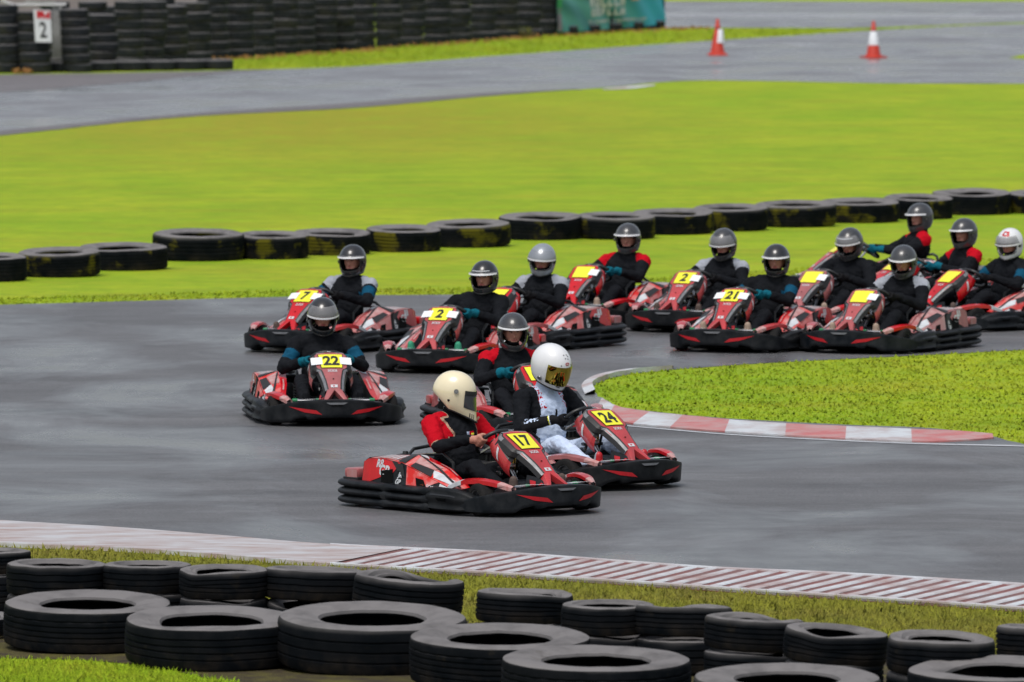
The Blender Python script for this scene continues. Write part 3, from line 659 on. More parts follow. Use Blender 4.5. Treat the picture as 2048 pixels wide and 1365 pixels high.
# weeds and dead leaves
M_weed = mat('weed_leaf', (.10, .13, .02), .8, c2=(.24, .15, .03), scale=3)
M_leaf = mat('dead_leaf', (.34, .16, .04), .85, c2=(.2, .12, .04), scale=9)
def leaves(b, c, n, r, h, m, s=.05, rs=random):
    for _ in range(n):
        q = rs.uniform(0, 6.28); d = r * rs.random() ** .5; z = rs.random() * h; p0 = Vector((c[0] + d * math.cos(q), c[1] + d * math.sin(q) * .6, z + .01))
        a = Vector((rs.gauss(0, 1), rs.gauss(0, 1), rs.gauss(0, .6))).normalized() * s * rs.uniform(.6, 1.4); t = a.cross(Vector((rs.gauss(0, 1), rs.gauss(0, 1), rs.gauss(0, 1)))).normalized() * s * .45
        b.add([p0 - a, p0 + t, p0 + a, p0 - t], [(0, 1, 2, 3)], m)
rw = random.Random(5)
for k, (px, py, h, nl, lb) in enumerate([(372, 120, .42, 70, 'leggy brown-green weed growing at the foot of the tyre wall near the left'), (428, 115, .22, 90, 'low bushy weed at the foot of the tyre wall left of the grass'), (460, 114, .2, 60, 'low bushy weed at the foot of the tyre wall where the grass begins'), (226, 128, .55, 60, 'yellow-green climbing weed showing between the tyre stacks near the board'), (1048, 76, .25, 70, 'brown weed at the foot of the tyre wall close to the banner')]):
    q = at(px, py); b = MB(); leaves(b, (0, 0), nl, .28, h, M_weed, .045, rw); leaves(b, (0, 0), nl // 2, .3, h * .5, M_leaf, .035, rw)
    for _ in range(6): b.tube([(rw.uniform(-.05, .05), 0, 0), (rw.uniform(-.15, .15), rw.uniform(-.1, .1), h * rw.uniform(.6, 1.1))], .006, M_weed, n=5)
    o = b.build('weed', smooth=False); o.location = q; tag(o, lb, 'weed', 'weeds along the tyre wall')
b = MB()
for k in range(230):
    px = rw.uniform(300, 1420); py = interp(px, [300, 470, 700, 1000, 1110, 1340, 1420], [122, 121, 106, 82, 75, 61, 59]) + rw.uniform(-2, 2); q = at(px, py)
    leaves(b, (q.x, q.y), 5, .3, .06, M_leaf, .045, rw)
tag(b.build('leaf_litter', smooth=False), 'orange dead leaves drifted along the foot of the tyre wall', 'leaf litter', kind='stuff')
b = MB(); q = at(44, 148); leaves(b, (q.x, q.y), 90, .22, .09, M_leaf, .05, rw); tag(b.build('leaf_pile', smooth=False), 'small pile of orange leaves between the flat tyres at the left', 'leaf pile')

print('NTYRES', sum(o.name.startswith('tyre') and o.type == 'MESH' and o.parent is None for o in bpy.data.objects))
# ------------------------------------------------------------------ kart (x forward, y left, z up; origin on the ground at its middle)
OUT = crom([(0, .95, 0), (.16, .94, 0), (.34, .88, 0), (.49, .775, 0), (.59, .63, 0), (.635, .40, 0)], 8)
def _arc(P):
    d = [0.0]
    for a, c in zip(P[:-1], P[1:]): d.append(d[-1] + (c - a).length)
    return [x / d[-1] for x in d]
OUTA = _arc(OUT); OUTY = [p.x for p in OUT]; OUTX = [p.y for p in OUT]
def bump_pt(t, v, off=0.0):
    a = abs(t); sg = 1 if t >= 0 else -1
    y = interp(a, OUTA, OUTY); x = interp(a, OUTA, OUTX)
    y2 = interp(min(1, a + .01), OUTA, OUTY); x2 = interp(min(1, a + .01), OUTA, OUTX); y1 = interp(max(0, a - .01), OUTA, OUTY); x1 = interp(max(0, a - .01), OUTA, OUTX)
    tx, ty = x2 - x1, y2 - y1; l = math.hypot(tx, ty) or 1; nx, ny = ty / l, -tx / l
    zt = interp(a, [0, .16, .3, .55, .8, 1], [.242, .239, .226, .196, .155, .112]); zb = interp(a, [0, .17, .2, .27, .3, .4, .46, .8, 1], [.07, .07, .058, .052, .078, .058, .026, .022, .03])
    o = interp(v, [0, .06, .12, .5, .9, .965, 1], [-.07, -.016, -.004, .0, .004, .002, -.03]) + off
    z = zb + (zt - zb) * min(v, 1.0)
    return Vector((x + nx * o, sg * (y + ny * o), z))
def make_front_bumper(k):
    b = MB(); VS = [0, .03, .06, .12, .25, .4, .55, .7, .82, .9, .94, .965, 1.0]
    b.grid([[bump_pt(t, v) for v in VS] for t in np.linspace(-1, 1, 81)], M_black)
    def f(t, z, off=.004):
        lo, hi = bump_pt(t, 0).z, bump_pt(t, 1).z; return bump_pt(t, (z - lo) / (hi - lo), off)
    for s in (-1, 1):
        b.quad(f, [(s * .135, .108), (s * .30, .128), (s * .455, .176), (s * .19, .146)], M_redmark, 12)
    b.quad(f, [(-.065, .196), (.065, .196), (.10, .214), (-.10, .214)], M_grey, 6)
    b.quad(lambda t, v: f(t, v, .006), [(-.05, .182), (.05, .182), (.065, .194), (-.065, .194)], M_dark, 4)
    return b.build('front_bumper', k, ang=50)
def make_nose_deck(k):
    b = MB(); T = np.linspace(-.98, .98, 61)
    def dk(t, w):
        p = bump_pt(t, 1); q = Vector((.50, p.y * .72, .165 if abs(t) > .6 else .185)); r = p.lerp(q, w); r.z += .018 * math.sin(math.pi * w) - .004; return r
    b.grid([[dk(t, w) for w in (0, .12, .3, .6, 1)] for t in T], M_black)
    for s in (-1, 1):
        f = lambda t, w: Vector((dk(s * t, w).x, dk(s * t, w).y, .246 - .02 * w - .012 * max(0, t - .3) / .3))
        b.quad(f, [(.13, .05), (.46, .05), (.40, .34), (.15, .30)], M_white, 8)
        b.quad(f, [(.48, .05), (.62, .06), (.6, .2), (.46, .24)], M_grey, 5)
    return b.build('nose_deck', k)
# centre fairing: straight slope from the number plate down to the forked nose
def fair_pt(u, s, off=0.0):
    """u across (m), s 0 top .. 1 bottom along the slope"""
    x = .335 + (.865 - .335) * s; z = .612 + (.228 - .612) * s; z += .022 * math.sin(math.pi * min(1, s * 1.0))
    n = Vector((.587, 0, .81)); return Vector((x, u, z - .35 * u * u)) + n * off
def fw(s): return interp(s, [0, .05, .34, .40, .62, .80, .9, 1.0], [.125, .15, .145, .10, .074, .062, .07, .105])
def make_front_fairing(k):
    b = MB(); S = list(np.linspace(0, .8, 33))
    # red centre, dark border, pale bevelled flanks, black underside returns
    def row(s):
        w = fw(s); d = interp(s, [0, .36, .8], [.085, .06, .05]); o = interp(s, [0, .36, .8], [.03, .035, .03])
        return w, d, o
    cen = []; bor = [[], []]; fla = [[], []]; und = [[], []]
    for s in S:
        w, d, o = row(s); cen.append([fair_pt(u, s) for u in np.linspace(-w + .012, w - .012, 9)])
        for i, sg in ((0, -1), (1, 1)):
            p0 = fair_pt(sg * (w - .012), s); p1 = fair_pt(sg * w, s, -.004); p2 = fair_pt(sg * (w + o * .6), s, -d * .35); p3 = fair_pt(sg * (w + o), s, -d); p4 = fair_pt(sg * (w * .9), s, -d - .02)
            bor[i].append([p0, p1]); fla[i].append([p1, p2, p3]); und[i].append([p3, p4])
    b.grid(cen, M_red)
    for i in (0, 1):
        b.grid(bor[i], M_ink); n = len(S)
        b.grid([r[:2] for r in fla[i][:5]], M_grey); b.grid([r[:2] for r in fla[i][4:16]], M_ink); b.grid([r[:2] for r in fla[i][15:]], M_grey)
        b.grid([r[1:] for r in fla[i]], M_ink); b.grid(und[i], M_dark)
    # forked legs at the foot
    for sg in (-1, 1):
        rows = []
        for s in np.linspace(.79, 1.0, 10):
            c = interp(s, [.79, .8, 1.0], [.028, .032, .094]); w = interp(s, [.79, 1.0], [.034, .016])
            rows.append([fair_pt(sg * (c - w), s, -.06), fair_pt(sg * (c - w), s, -.002), fair_pt(sg * (c - w * .4), s, .001), fair_pt(sg * (c + w * .5), s, .001), fair_pt(sg * (c + w), s, -.004), fair_pt(sg * (c + w + .012), s, -.06)])
        b.grid(rows, M_red)
    b.grid([[fair_pt(u * interp(s, [.8, 1], [.02, .09]), s, -.05) for u in (-1, 0, 1)] for s in np.linspace(.8, 1, 6)], M_dark)
    # top cap curling back over the steering column
    cap = []
    for a in np.linspace(0, 1, 8):
        w = .125 - .03 * a; cap.append([fair_pt(u * w, 0) + Vector((-.085 * a, 0, .012 * math.sin(a * 2.4) - .045 * a * a)) for u in np.linspace(-1, 1, 11)])
    b.grid([[r[j] for j in (3, 4, 5, 6, 7)] for r in cap], M_red)
    b.grid([[r[j] for j in (7, 8, 9, 10)] for r in cap], M_grey); b.grid([[r[j] for j in (0, 1, 2, 3)] for r in cap], M_grey)
    # red cheeks hanging beside the plate
    for sg in (-1, 1):
        P = [fair_pt(sg * .155, .0, -.03), fair_pt(sg * .18, .10, -.06), fair_pt(sg * .185, .36, -.085), fair_pt(sg * .165, .40, -.10)]
        Q = [p + Vector((-.11 + .03 * i, -sg * .01, -.075 - .012 * i)) for i, p in enumerate(P)]
        b.grid([[a.lerp(c, w) + Vector((0, sg * .014 * math.sin(math.pi * w), 0)) for w in np.linspace(0, 1, 6)] for a, c in zip(seglin(P, 4), seglin(Q, 4))], M_red)
        b.grid([[a, a + Vector((0, -sg * .035, .032))] for a in seglin(P, 4)], M_ink)
        c0 = P[1].lerp(Q[1], .08); 
        b.quad(lambda u, v: P[1].lerp(P[2], u).lerp(Q[1].lerp(Q[2], u), v) + Vector((0, sg * (.005 + .014 * math.sin(math.pi * v)), 0)), [(.05, .05), (.2, .05), (.5, .75), (.35, .75)], M_white, 4)
    # small pale lettering strips and badges
    f = lambda u, s: fair_pt(u, s, .004)
    t = text2d('SODI', .02); b.mapped((t[0], t[1]), lambda x, y: f(x * .027, .43 - y * .05), M_white)
    b.quad(f, [(-.03, .715), (.03, .715), (.03, .765), (-.03, .765)], M_white, 2)
    b.quad(lambda u, s: fair_pt(u, s, .005), [(-.012, .73), (.006, .73), (.006, .75), (-.012, .75)], M_redmark, 1)
    t = text2d('RX', .02); b.mapped((t[0], t[1]), lambda x, y: Vector((.285, x * .018, .606 + y * .0)) + Vector((-y * .02, 0, .016 + y * .006)), M_white)
    b.lathe([(.007, -.002), (.007, .003), (0, .004)], M_dark, 10, c=tuple(f(0, .6)))
    # grey panels with red lettering on the flanks
    for sg in (-1, 1):
        ff = lambda s, v: fair_pt(sg * (fw(s) + .006 + .012 * v), s, -.006 - .022 * v)
        b.quad(ff, [(.36, .1), (.55, .1), (.55, .95), (.40, .95)], M_white, 6)
        b.quad(lambda s, v: ff(s, v) + Vector((.002, sg * .002, .002)), [(.40, .35), (.52, .35), (.52, .6), (.42, .6)], M_redp, 4)
    # black splitter behind the fork with a red emblem on each side
    for sg in (-1, 1):
        b.grid([[Vector((.60, sg * .10, .30)), Vector((.62, sg * .135, .20))], [Vector((.72, sg * .085, .285)), Vector((.75, sg * .13, .195))], [Vector((.84, sg * .085, .235)), Vector((.86, sg * .12, .19))]], M_black)
        g = lambda u, v: Vector((.64 + .2 * u, sg * (.105 - .022 * u + .032 * (1 - v)), .203 + (.088 - .05 * u) * v)) + Vector((0, sg * .006, .003))
        b.quad(g, [(.18, .25), (.45, .35), (.38, .75), (.08, .7)], M_redmark, 2); b.quad(g, [(.55, .3), (.62, .3), (.78, .75), (.66, .8)], M_redmark, 2)
    return b.build('front_fairing', k, ang=35)
def make_plate(k, num):
    b = MB(); f = lambda u, s: fair_pt(u, s, .006)
    b.quad(f, [(-.105, .045), (.105, .045), (.09, .36), (-.09, .36)], M_yellow, 12)
    b.quad(lambda u, s: fair_pt(u, s, .003), [(-.112, .035), (.112, .035), (.096, .37), (-.096, .37)], M_ink, 8)
    if num:
        t = text2d(num, .035); h = .118; w = min(.92 * h, .165 / t[2])
        b.mapped((t[0], t[1]), lambda x, y: fair_pt(x * w, .20 - y * h / .655 * 1.25, .0085), M_ink)
    return b.build('number_plate', k, smooth=False)
def make_sticker(k, sg):
    b = MB(); f = lambda u, s: fair_pt(u, s, .0105)
    b.quad(f, [(sg * .078, .12), (sg * .178, .12), (sg * .178, .29), (sg * .078, .29)], mat('white_sticker', (.8, .82, .84), .5, c2=(.70, .73, .78), scale=60), 6)
    return b.build('white_sticker', k)
WC = Vector((.10, 0, .525)); WN = Vector((-.64, 0, .768)); WU = Vector((.768, 0, .64)); WR = .152
def make_steering(k):
    b = MB(); pts = []
    for i in range(40):
        q = 2 * math.pi * i / 40; r = WR * (1 - .10 * max(0, math.cos(q)) ** 6 - .06 * max(0, -math.cos(q)) ** 4)
        pts.append(WC + WU * (r * math.cos(q)) + Vector((0, r * math.sin(q), 0)))
    b.tube(pts, .0165, M_black2, 10, closed=True)
    for q in (90, 210, 330):
        d = WU * math.cos(R_(q + 0)) + Vector((0, 1, 0)) * math.sin(R_(q)); b.tube([WC - WN * .02, WC - WN * .01 + d * WR * .95], .010, M_steel, 6)
    b.tube([WC - WN * .04, WC + WN * .006], .04, M_black2, 16)
    b.build('steering_wheel', k)
    b = MB(); b.tube([WC - WN * .03, Vector((.30, 0, .31)), Vector((.42, 0, .17))], .013, M_steel, 8)
    b.tube([(.24, -.05, .42), (.27, .0, .37), (.27, .06, .33)], .011, M_brass, 6); b.tube([(.25, .07, .45), (.27, .05, .36)], .012, M_brass, 6)
    for sg in (-1, 1):
        b.tube([(.33, sg * .06, .47), (.26, sg * .07, .30), (.22, sg * .10, .19)], .011, M_black2, 7); b.box((.24, sg * .075, .29), (.05, .035, .035), M_steel, bev=.006); b.tube([(.20, sg * .05, .33), (.28, sg * .09, .33)], .014, M_black2, 7)
    b.box((.27, 0, .35), (.06, .08, .03), M_steel, bev=.006)
    b.build('steering_column', k)
GP = crom([(.09, .655, 0), (-.05, .668, 0), (-.30, .665, 0), (-.62, .67, 0), (-.88, .66, 0), (-1.09, .595, 0), (-1.16, .42, 0), (-1.17, .2, 0), (-1.17, .0, 0)], 7)
GA = _arc(GP)
def guard_pt(sg, t, v, off=0.0):
    x = interp(t, GA, [p.x for p in GP]); y = interp(t, GA, [p.y for p in GP]); e = .012
    tx = interp(min(1, t + e), GA, [p.x for p in GP]) - interp(max(0, t - e), GA, [p.x for p in GP]); ty = interp(min(1, t + e), GA, [p.y for p in GP]) - interp(max(0, t - e), GA, [p.y for p in GP]); l = math.hypot(tx, ty) or 1
    nx, ny = -(-ty) / l * -1, -tx / l
    nx, ny = ty / l * -1 * -1, -tx / l
    # outward normal of a path that runs backwards along the left side
    nx, ny = ty / l, -tx / l
    band = max(0, 1 - abs(t - .30) / .045) + max(0, 1 - abs(t - .03) / .04) + max(0, 1 - abs(t - .93) / .05)
    rib = abs(math.sin(math.pi * v * 3)) ** .55
    o = -.058 + .058 * (rib * (1 - min(1, band)) + min(1, band) * .9) * (1 if .02 < v < .98 else .6)
    zt = interp(t, [0, .1, .3, .6, 1], [.20, .2, .205, .212, .215])
    return Vector((x + nx * (o + off), sg * (y + ny * (o + off)), .018 + (zt - .018) * v))
def make_side_guard(k, sg):
    b = MB(); VS = list(np.linspace(0, 1, 25)); T = np.linspace(0, 1, 70)
    rows = []
    for t in T:
        r = [guard_pt(sg, t, v) for v in VS]; a, c = r[0], r[-1]
        inn = Vector((-a.x * .10, 0, 0)) if False else None
        top = guard_pt(sg, t, 1, -.06); top.z -= .012; bot = guard_pt(sg, t, 0, -.05)
        rows.append([bot] + r + [top])
    b.grid(rows, M_black)
    f = lambda t, v: guard_pt(sg, t, v, -.006)
    b.quad(f, [(.505, .44), (.545, .44), (.545, .56), (.505, .56)], M_dark, 5)
    b.quad(lambda t, v: guard_pt(sg, t, v, .003), [(.285, .34), (.318, .34), (.318, .5), (.285, .5)], M_black2, 3)
    return b.build('side_guard', k, ang=60)
PP = crom([(.53, .585, 0), (.46, .64, 0), (.34, .672, 0), (.18, .678, 0), (.05, .655, 0), (-.01, .61, 0)], 7); PA = _arc(PP)
def pod_pt(sg, t, v, off=0.0):
    x = interp(t, PA, [p.x for p in PP]); y = interp(t, PA, [p.y for p in PP])
    zt = interp(t, [0, .12, .35, .7, .9, 1], [.15, .178, .205, .212, .198, .17]); zb = interp(t, [0, .2, 1], [.04, .028, .03])
    rib = .5 + .5 * math.cos(2 * math.pi * (v * 2.0 - .15)); o = interp(v, [0, .1, .5, .88, .96, 1], [-.05, -.01, .0, .0, -.015, -.05]) - .018 * (1 - rib) * min(1, 6 * t * (1 - t)) + off
    return Vector((x - .0, sg * (y + o), zb + (zt - zb) * v))
def make_side_pod(k, sg):
    b = MB(); VS = [0, .05, .1, .2, .3, .4, .5, .6, .7, .8, .88, .93, .97, 1]
    rows = []
    for t in np.linspace(0, 1, 34):
        r = [pod_pt(sg, t, v) for v in VS]; q = r[-1].copy(); q.y -= sg * .07; q.z -= .01; rows.append(r + [q])
    b.grid(rows, M_black)
    b.quad(lambda t, v: pod_pt(sg, t, v, .004), [(.42, .42), (.58, .42), (.6, .56), (.4, .56)], M_dark, 5)
    b.quad(lambda t, v: pod_pt(sg, t, v, .004), [(.25, .66), (.75, .66), (.74, .72), (.26, .72)], M_black2, 5)
    return b.build('side_pod', k, ang=60)
# ramp shaped side panels
STX = [-.80, -.72, -.56, -.33, 0, .20, .30]
STP = {0: [.30, .30, .30, .30, .33, .36, .40], 1: [.31, .315, .32, .325, .345, .375, .41], 2: [.37, .385, .39, .395, .40, .42, .43], 3: [.565, .575, .575, .57, .56, .555, .53], 4: [.595, .60, .605, .61, .605, .59, .55]}
STZ = {0: [.22, .2, .2, .2, .19, .18, .17], 1: [.36, .39, .40, .41, .325, .235, .195], 2: [.365, .395, .405, .415, .33, .245, .20], 3: [.35, .385, .385, .365, .265, .205, .185], 4: [.165, .165, .165, .165, .155, .15, .15]}
def pan_pt(sg, x, v, off=0.0):
    """v 0..4 across the section"""
    i = min(3, int(v)); w = v - i
    y = interp(x, STX, STP[i]) * (1 - w) + interp(x, STX, STP[i + 1]) * w; z = interp(x, STX, STZ[i]) * (1 - w) + interp(x, STX, STZ[i + 1]) * w
    n = [(0, 0, 0), (0, .3, .95), (.2, .35, .9), (0, .95, .3)][i]
    return Vector((x + n[0] * off, sg * (y + n[1] * off), z + n[2] * off))
def make_side_panel(k, sg):
    b = MB(); X = np.linspace(-.80, .30, 60); V = [0, .5, 1, 1.5, 2, 2.25, 2.5, 2.75, 3, 3.25, 3.5, 3.75, 4]
    rows = [[pan_pt(sg, x, v) for v in V] for x in X]
    b.grid([r[:3] for r in rows], M_black); b.grid([r[2:5] for r in rows], M_red); b.grid([r[4:9] for r in rows], M_redp); b.grid([r[8:] for r in rows], M_black)
    b.grid([[rows[-1][0], rows[-1][4]], [rows[-1][12], rows[-1][8]]], M_black); b.grid([[rows[0][0], rows[0][4]], [rows[0][12], rows[0][8]]], M_black)
    f = lambda x, v: pan_pt(sg, x, v, .004); g = lambda x, v: pan_pt(sg, x, v, .007)
    # upright outer wing: red with white graphics and dark cut-outs
    b.quad(f, [(-.79, 3.02), (-.34, 3.02), (-.42, 3.45), (-.79, 3.97)], M_red, 8)
    b.quad(f, [(-.27, 3.02), (.10, 3.02), (-.05, 3.95), (-.24, 3.95)], M_redp, 8)
    b.quad(g, [(-.56, 3.42), (-.42, 3.30), (-.40, 3.95), (-.54, 3.96)], M_dark, 4)
    b.quad(g, [(-.15, 3.35), (-.06, 3.30), (.02, 3.9), (-.11, 3.92)], M_dark, 4)
    b.quad(g, [(-.36, 3.06), (-.31, 3.06), (-.27, 3.5), (-.33, 3.45)], M_ink, 4)
    for sx, sv, w, tx in ((-.575, 3.17, .10, 'R8'), (-.52, 3.40, .13, 'GP'), (-.325, 3.50, .085, 'JR'), (-.34, 3.74, .07, 'GP')):
        t = text2d(tx, .04); b.mapped((t[0], t[1]), lambda x, y: g(sx - sg * x * w * -1 * -1 if False else sx + (-sg) * x * w * .55 + y * .012, sv - y * w * 3.0), M_white)
    b.quad(g, [(.12, 3.05), (.28, 3.05), (.24, 3.7), (.12, 3.8)], M_white, 4)
    b.quad(g, [(.245, 3.08), (.29, 3.08), (.27, 3.6), (.225, 3.7)], M_redp, 3)
    t = text2d('SODI', .02); b.mapped((t[0], t[1]), lambda x, y: g(.035 + (-sg) * x * .034, 3.62 - y * .30), M_white)
    b.quad(g, [(-.085, 3.48), (-.045, 3.48), (-.045, 3.76), (-.085, 3.76)], M_orange, 2)
    # ramp top
    b.quad(f, [(-.30, 2.05), (-.02, 2.05), (-.05, 2.45), (-.26, 2.6)], M_pink, 8)
    b.quad(f, [(-.06, 2.50), (.18, 2.30), (.20, 2.75), (.02, 2.92)], M_white, 8)
    b.quad(g, [(-.34, 2.0), (-.27, 2.0), (.28, 2.5), (.28, 2.66)], M_ink, 8); b.quad(g, [(-.42, 2.0), (-.345, 2.0), (-.30, 2.98), (-.38, 2.98)], M_ink, 5); b.quad(g, [(-.25, 2.62), (-.05, 2.5), (0, 2.97), (-.24, 2.97)], M_ink, 5); b.quad(g, [(-.79, 2.05), (-.745, 2.05), (-.73, 2.95), (-.79, 2.95)], M_ink, 4)
    b.quad(g, [(-.44, 3.02), (-.38, 3.02), (-.30, 3.25), (-.36, 3.35)], M_ink, 4)
    b.quad(f, [(-.66, 2.1), (-.40, 2.1), (-.42, 2.9), (-.66, 2.9)], M_pink, 8)
    for q in range(5): b.quad(g, [(-.64 + q * .05, 2.2), (-.62 + q * .05, 2.2), (-.62 + q * .05, 2.8), (-.64 + q * .05, 2.8)], M_white, 3)
    b.quad(f, [(-.45, 1.2), (-.28, 1.2), (-.22, 1.85), (-.4, 1.85)], M_white, 4)
    b.quad(g, [(-.10, 1.35), (.12, 1.35), (.12, 1.6), (-.10, 1.6)], M_pink, 4)
    return b.build('side_panel', k, ang=25)
def make_strip(k, sg):
    """long red blade running from the side panel forward over the front wheel"""
    b = MB(); P = crom([(.22, .55, .215), (.38, .53, .262), (.54, .495, .276), (.68, .45, .258), (.80, .40, .222)], 6); rows = []
    for i, p in enumerate(P):
        t = i / (len(P) - 1); w = .05 * (.45 + math.sin(math.pi * min(1, t * 1.05)) * .6)
        rows.append([Vector((p.x, sg * (p.y - w), p.z - .02)), Vector((p.x, sg * (p.y - w), p.z + .004)), Vector((p.x, sg * p.y, p.z + .014)), Vector((p.x, sg * (p.y + w), p.z)), Vector((p.x, sg * (p.y + w), p.z - .03))])
    n = len(rows)
    b.grid(rows[:7], M_white); b.grid(rows[6:20], M_red); b.grid(rows[19:], M_pink)
    return b.build('side_strip', k)
def make_rear_fender(k, sg):
    b = MB(); rows = []
    for a in np.linspace(R_(15), R_(165), 16):
        r = .185; c = (-.60 + -r * 1.05 * math.cos(a) * 1, .175 + r * math.sin(a) * .80)
        rows.append([Vector((c[0], sg * .36, c[1] - .03)), Vector((c[0], sg * .38, c[1])), Vector((c[0], sg * .55, c[1])), Vector((c[0], sg * .585, c[1] - .02)), Vector((c[0], sg * .59, c[1] - .06))])
    b.grid(rows, M_redp); b.build('rear_fender', k)
    b = MB(); b.box((-.95, sg * .44, .255), (.17, .27, .075), M_red, bev=.02); b.box((-.95, sg * .44, .214), (.18, .28, .02), M_ink, bev=.005); b.quad(lambda u, v: Vector((-.92 + u, sg * .578, .252 + v)), [(-.08, -.035), (.05, -.03), (.05, .03), (-.07, .035)], M_redp, 2)
    b.build('rear_light_housing', k)
def make_wheel(k, x, y, r, w, steer=0.0):
    sg = 1 if y > 0 else -1
    e = empty('wheel', (x, y, r), steer); e.parent = k
    b = MB(); h = w / 2; b.lathe([(r * .52, -h * .8), (r * .6, -h * .98), (r * .82, -h), (r * .95, -h * .86), (r, -h * .62), (r, h * .62), (r * .95, h * .86), (r * .82, h), (r * .6, h * .98), (r * .52, h * .8), (r * .52, -h * .8)], M_kart_tyre, 32, axis='y'); b.build('tyre', e)
    b = MB(); b.lathe([(.012, -h * .7), (r * .2, -h * .6), (r * .25, -h * .3), (r * .46, -h * .4), (r * .52, -h * .85), (r * .56, -h * .9), (r * .56, -h * .8), (r * .5, -h * .2), (r * .5, h * .2), (r * .56, h * .8), (r * .56, h * .9), (r * .52, h * .85), (r * .46, h * .4), (r * .25, h * .3), (r * .2, h * .6), (.012, h * .7)], M_rim, 28, axis='y'); b.build('rim', e)
    return e
def make_seat(k):
    b = MB(); rows = []
    prof = crom([(.04, 0, .20), (-.08, 0, .145), (-.24, 0, .12), (-.38, 0, .14), (-.47, 0, .24), (-.52, 0, .40), (-.56, 0, .58)], 5)
    for p in prof:
        hw = interp(p.x, [-.56, -.4, -.2, .04], [.16, .19, .195, .17]); up = interp(p.x, [-.56, -.45, -.2, .04], [.05, .16, .16, .03])
        rows.append([Vector((p.x + (.08 if p.z > .2 else 0) * abs(u) ** 2.5 + .05 * abs(u) ** 3, hw * u * (1 + .05 * abs(u)), p.z + up * abs(u) ** 3 * (1 if p.z < .2 else .35))) for u in np.linspace(-1, 1, 15)])
    b.grid(rows, M_black2); o = b.build('seat', k); md = o.modifiers.new('s', 'SOLIDIFY'); md.thickness = .012; md.offset = -1
def make_hoop(k):
    b = MB(); b.tube([(-.70, -.30, .36), (-.60, -.28, .385), (-.40, -.26, .415), (-.24, -.235, .42), (-.12, -.235, .36), (-.10, -.24, .2)], .014, M_black2, 8)
    b.tube([(-.70, .30, .36), (-.60, .28, .385), (-.40, .26, .415), (-.24, .235, .42), (-.12, .235, .36), (-.10, .24, .2)], .014, M_black2, 8)
    b.tube([(-.62, -.29, .38), (-.64, -.2, .44), (-.65, 0, .46), (-.64, .2, .44), (-.62, .29, .38)], .014, M_black2, 8)
    b.tube([(-.56, -.285, .402), (-.28, -.25, .432)], .008, M_steel, 6); b.tube([(-.56, .285, .402), (-.28, .25, .432)], .008, M_steel, 6)
    b.build('seat_hoop', k)
def make_engine(k):
    b = MB(); b.box((-.40, -.33, .21), (.30, .14, .22), M_black2, bev=.02); b.box((-.60, -.30, .29), (.30, .2, .16), M_black, bev=.03); b.box((-.50, -.28, .375), (.34, .15, .02), M_black, bev=.008)
    for i in range(6): b.box((-.36 + 0, -.255, .16 + .025 * i), (.18, .03, .008), M_rim)
    b.tube([(-.5, -.27, .25), (-.66, -.2, .22), (-.78, -.05, .2)], .02, M_rim, 8)
    e = b.build('engine', k)
    b = MB(); b.lathe([(.0, .41), (.04, .408), (.075, .40), (.085, .39), (.085, .38), (.06, .37)], M_black, 20, c=(-.62, -.30, .0)); b.lathe([(.0, .43), (.02, .428), (.025, .405)], M_black2, 12, c=(-.62, -.30, .0)); b.build('filler_cap', e)
    b = MB(); b.box((-.36, .34, .24), (.34, .15, .2), mat('fuel_tank', (.16, .15, .14), .5), bev=.04); b.lathe([(0, .40), (.035, .398), (.04, .34)], M_black2, 14, c=(-.36, .34, 0)); b.build('fuel_tank', k)
def make_chassis(k):
    b = MB(); b.box((.30, 0, .058), (.80, .62, .012), M_black2, bev=.003); b.box((-.3, 0, .05), (1.3, .72, .008), M_dark); b.box((.62, 0, .052), (.42, .7, .008), M_dark); b.box((-.02, .46, .05), (.62, .3, .008), M_dark); b.box((-.02, -.46, .05), (.62, .3, .008), M_dark); b.box((-.96, 0, .05), (.24, 1.0, .008), M_dark); b.box((-.2, 0, .062), (.3, .5, .01), M_black2); b.build('floor_tray_and_shade_pans', k)  # tray, plus dark pans added to block light and deepen the shade below
    b = MB()
    for sg in (-1, 1):
        b.tube([(.82, sg * .2, .09), (.60, sg * .33, .085), (.2, sg * .36, .08), (-.2, sg * .34, .08), (-.75, sg * .30, .085)], .016, M_black2, 8)
        b.tube([(.42, sg * .33, .10), (.53, sg * .44, .128)], .014, M_steel, 8); b.tube([(.3, sg * .36, .08), (.25, sg * .60, .1), (-.3, sg * .62, .1), (-.38, sg * .34, .08)], .012, M_black2, 8)
        b.tube([(.46, sg * .07, .14), (.5, sg * .42, .13)], .008, M_steel, 6); b.box((.47, sg * .12, .155), (.05, .05, .045), M_steel, bev=.008)
    b.tube([(.84, -.2, .09), (.84, .2, .09)], .014, M_black2, 8); b.tube([(-.58, -.5, .14), (-.58, .5, .14)], .018, M_steel, 10)
    b.tube([(.44, -.33, .085), (.44, .33, .085)], .014, M_black2, 8); b.tube([(-.75, -.3, .085), (-.75, .3, .085)], .014, M_black2, 8)
    b.build('chassis_rail', k)
    # tunnel over the steering rods, between the driver's legs
    b = MB(); rows = []
    for x, h, w in ((.12, .12, .10), (.22, .20, .12), (.34, .245, .135), (.50, .235, .14), (.62, .20, .13), (.72, .13, .12)):
        rows.append([Vector((x, -w - .02, .06)), Vector((x, -w, h - .05)), Vector((x, -w + .045, h)), Vector((x, w - .045, h)), Vector((x, w, h - .05)), Vector((x, w + .02, .06))])
    b.grid(rows, M_black); b.build('leg_tunnel', k, ang=20)
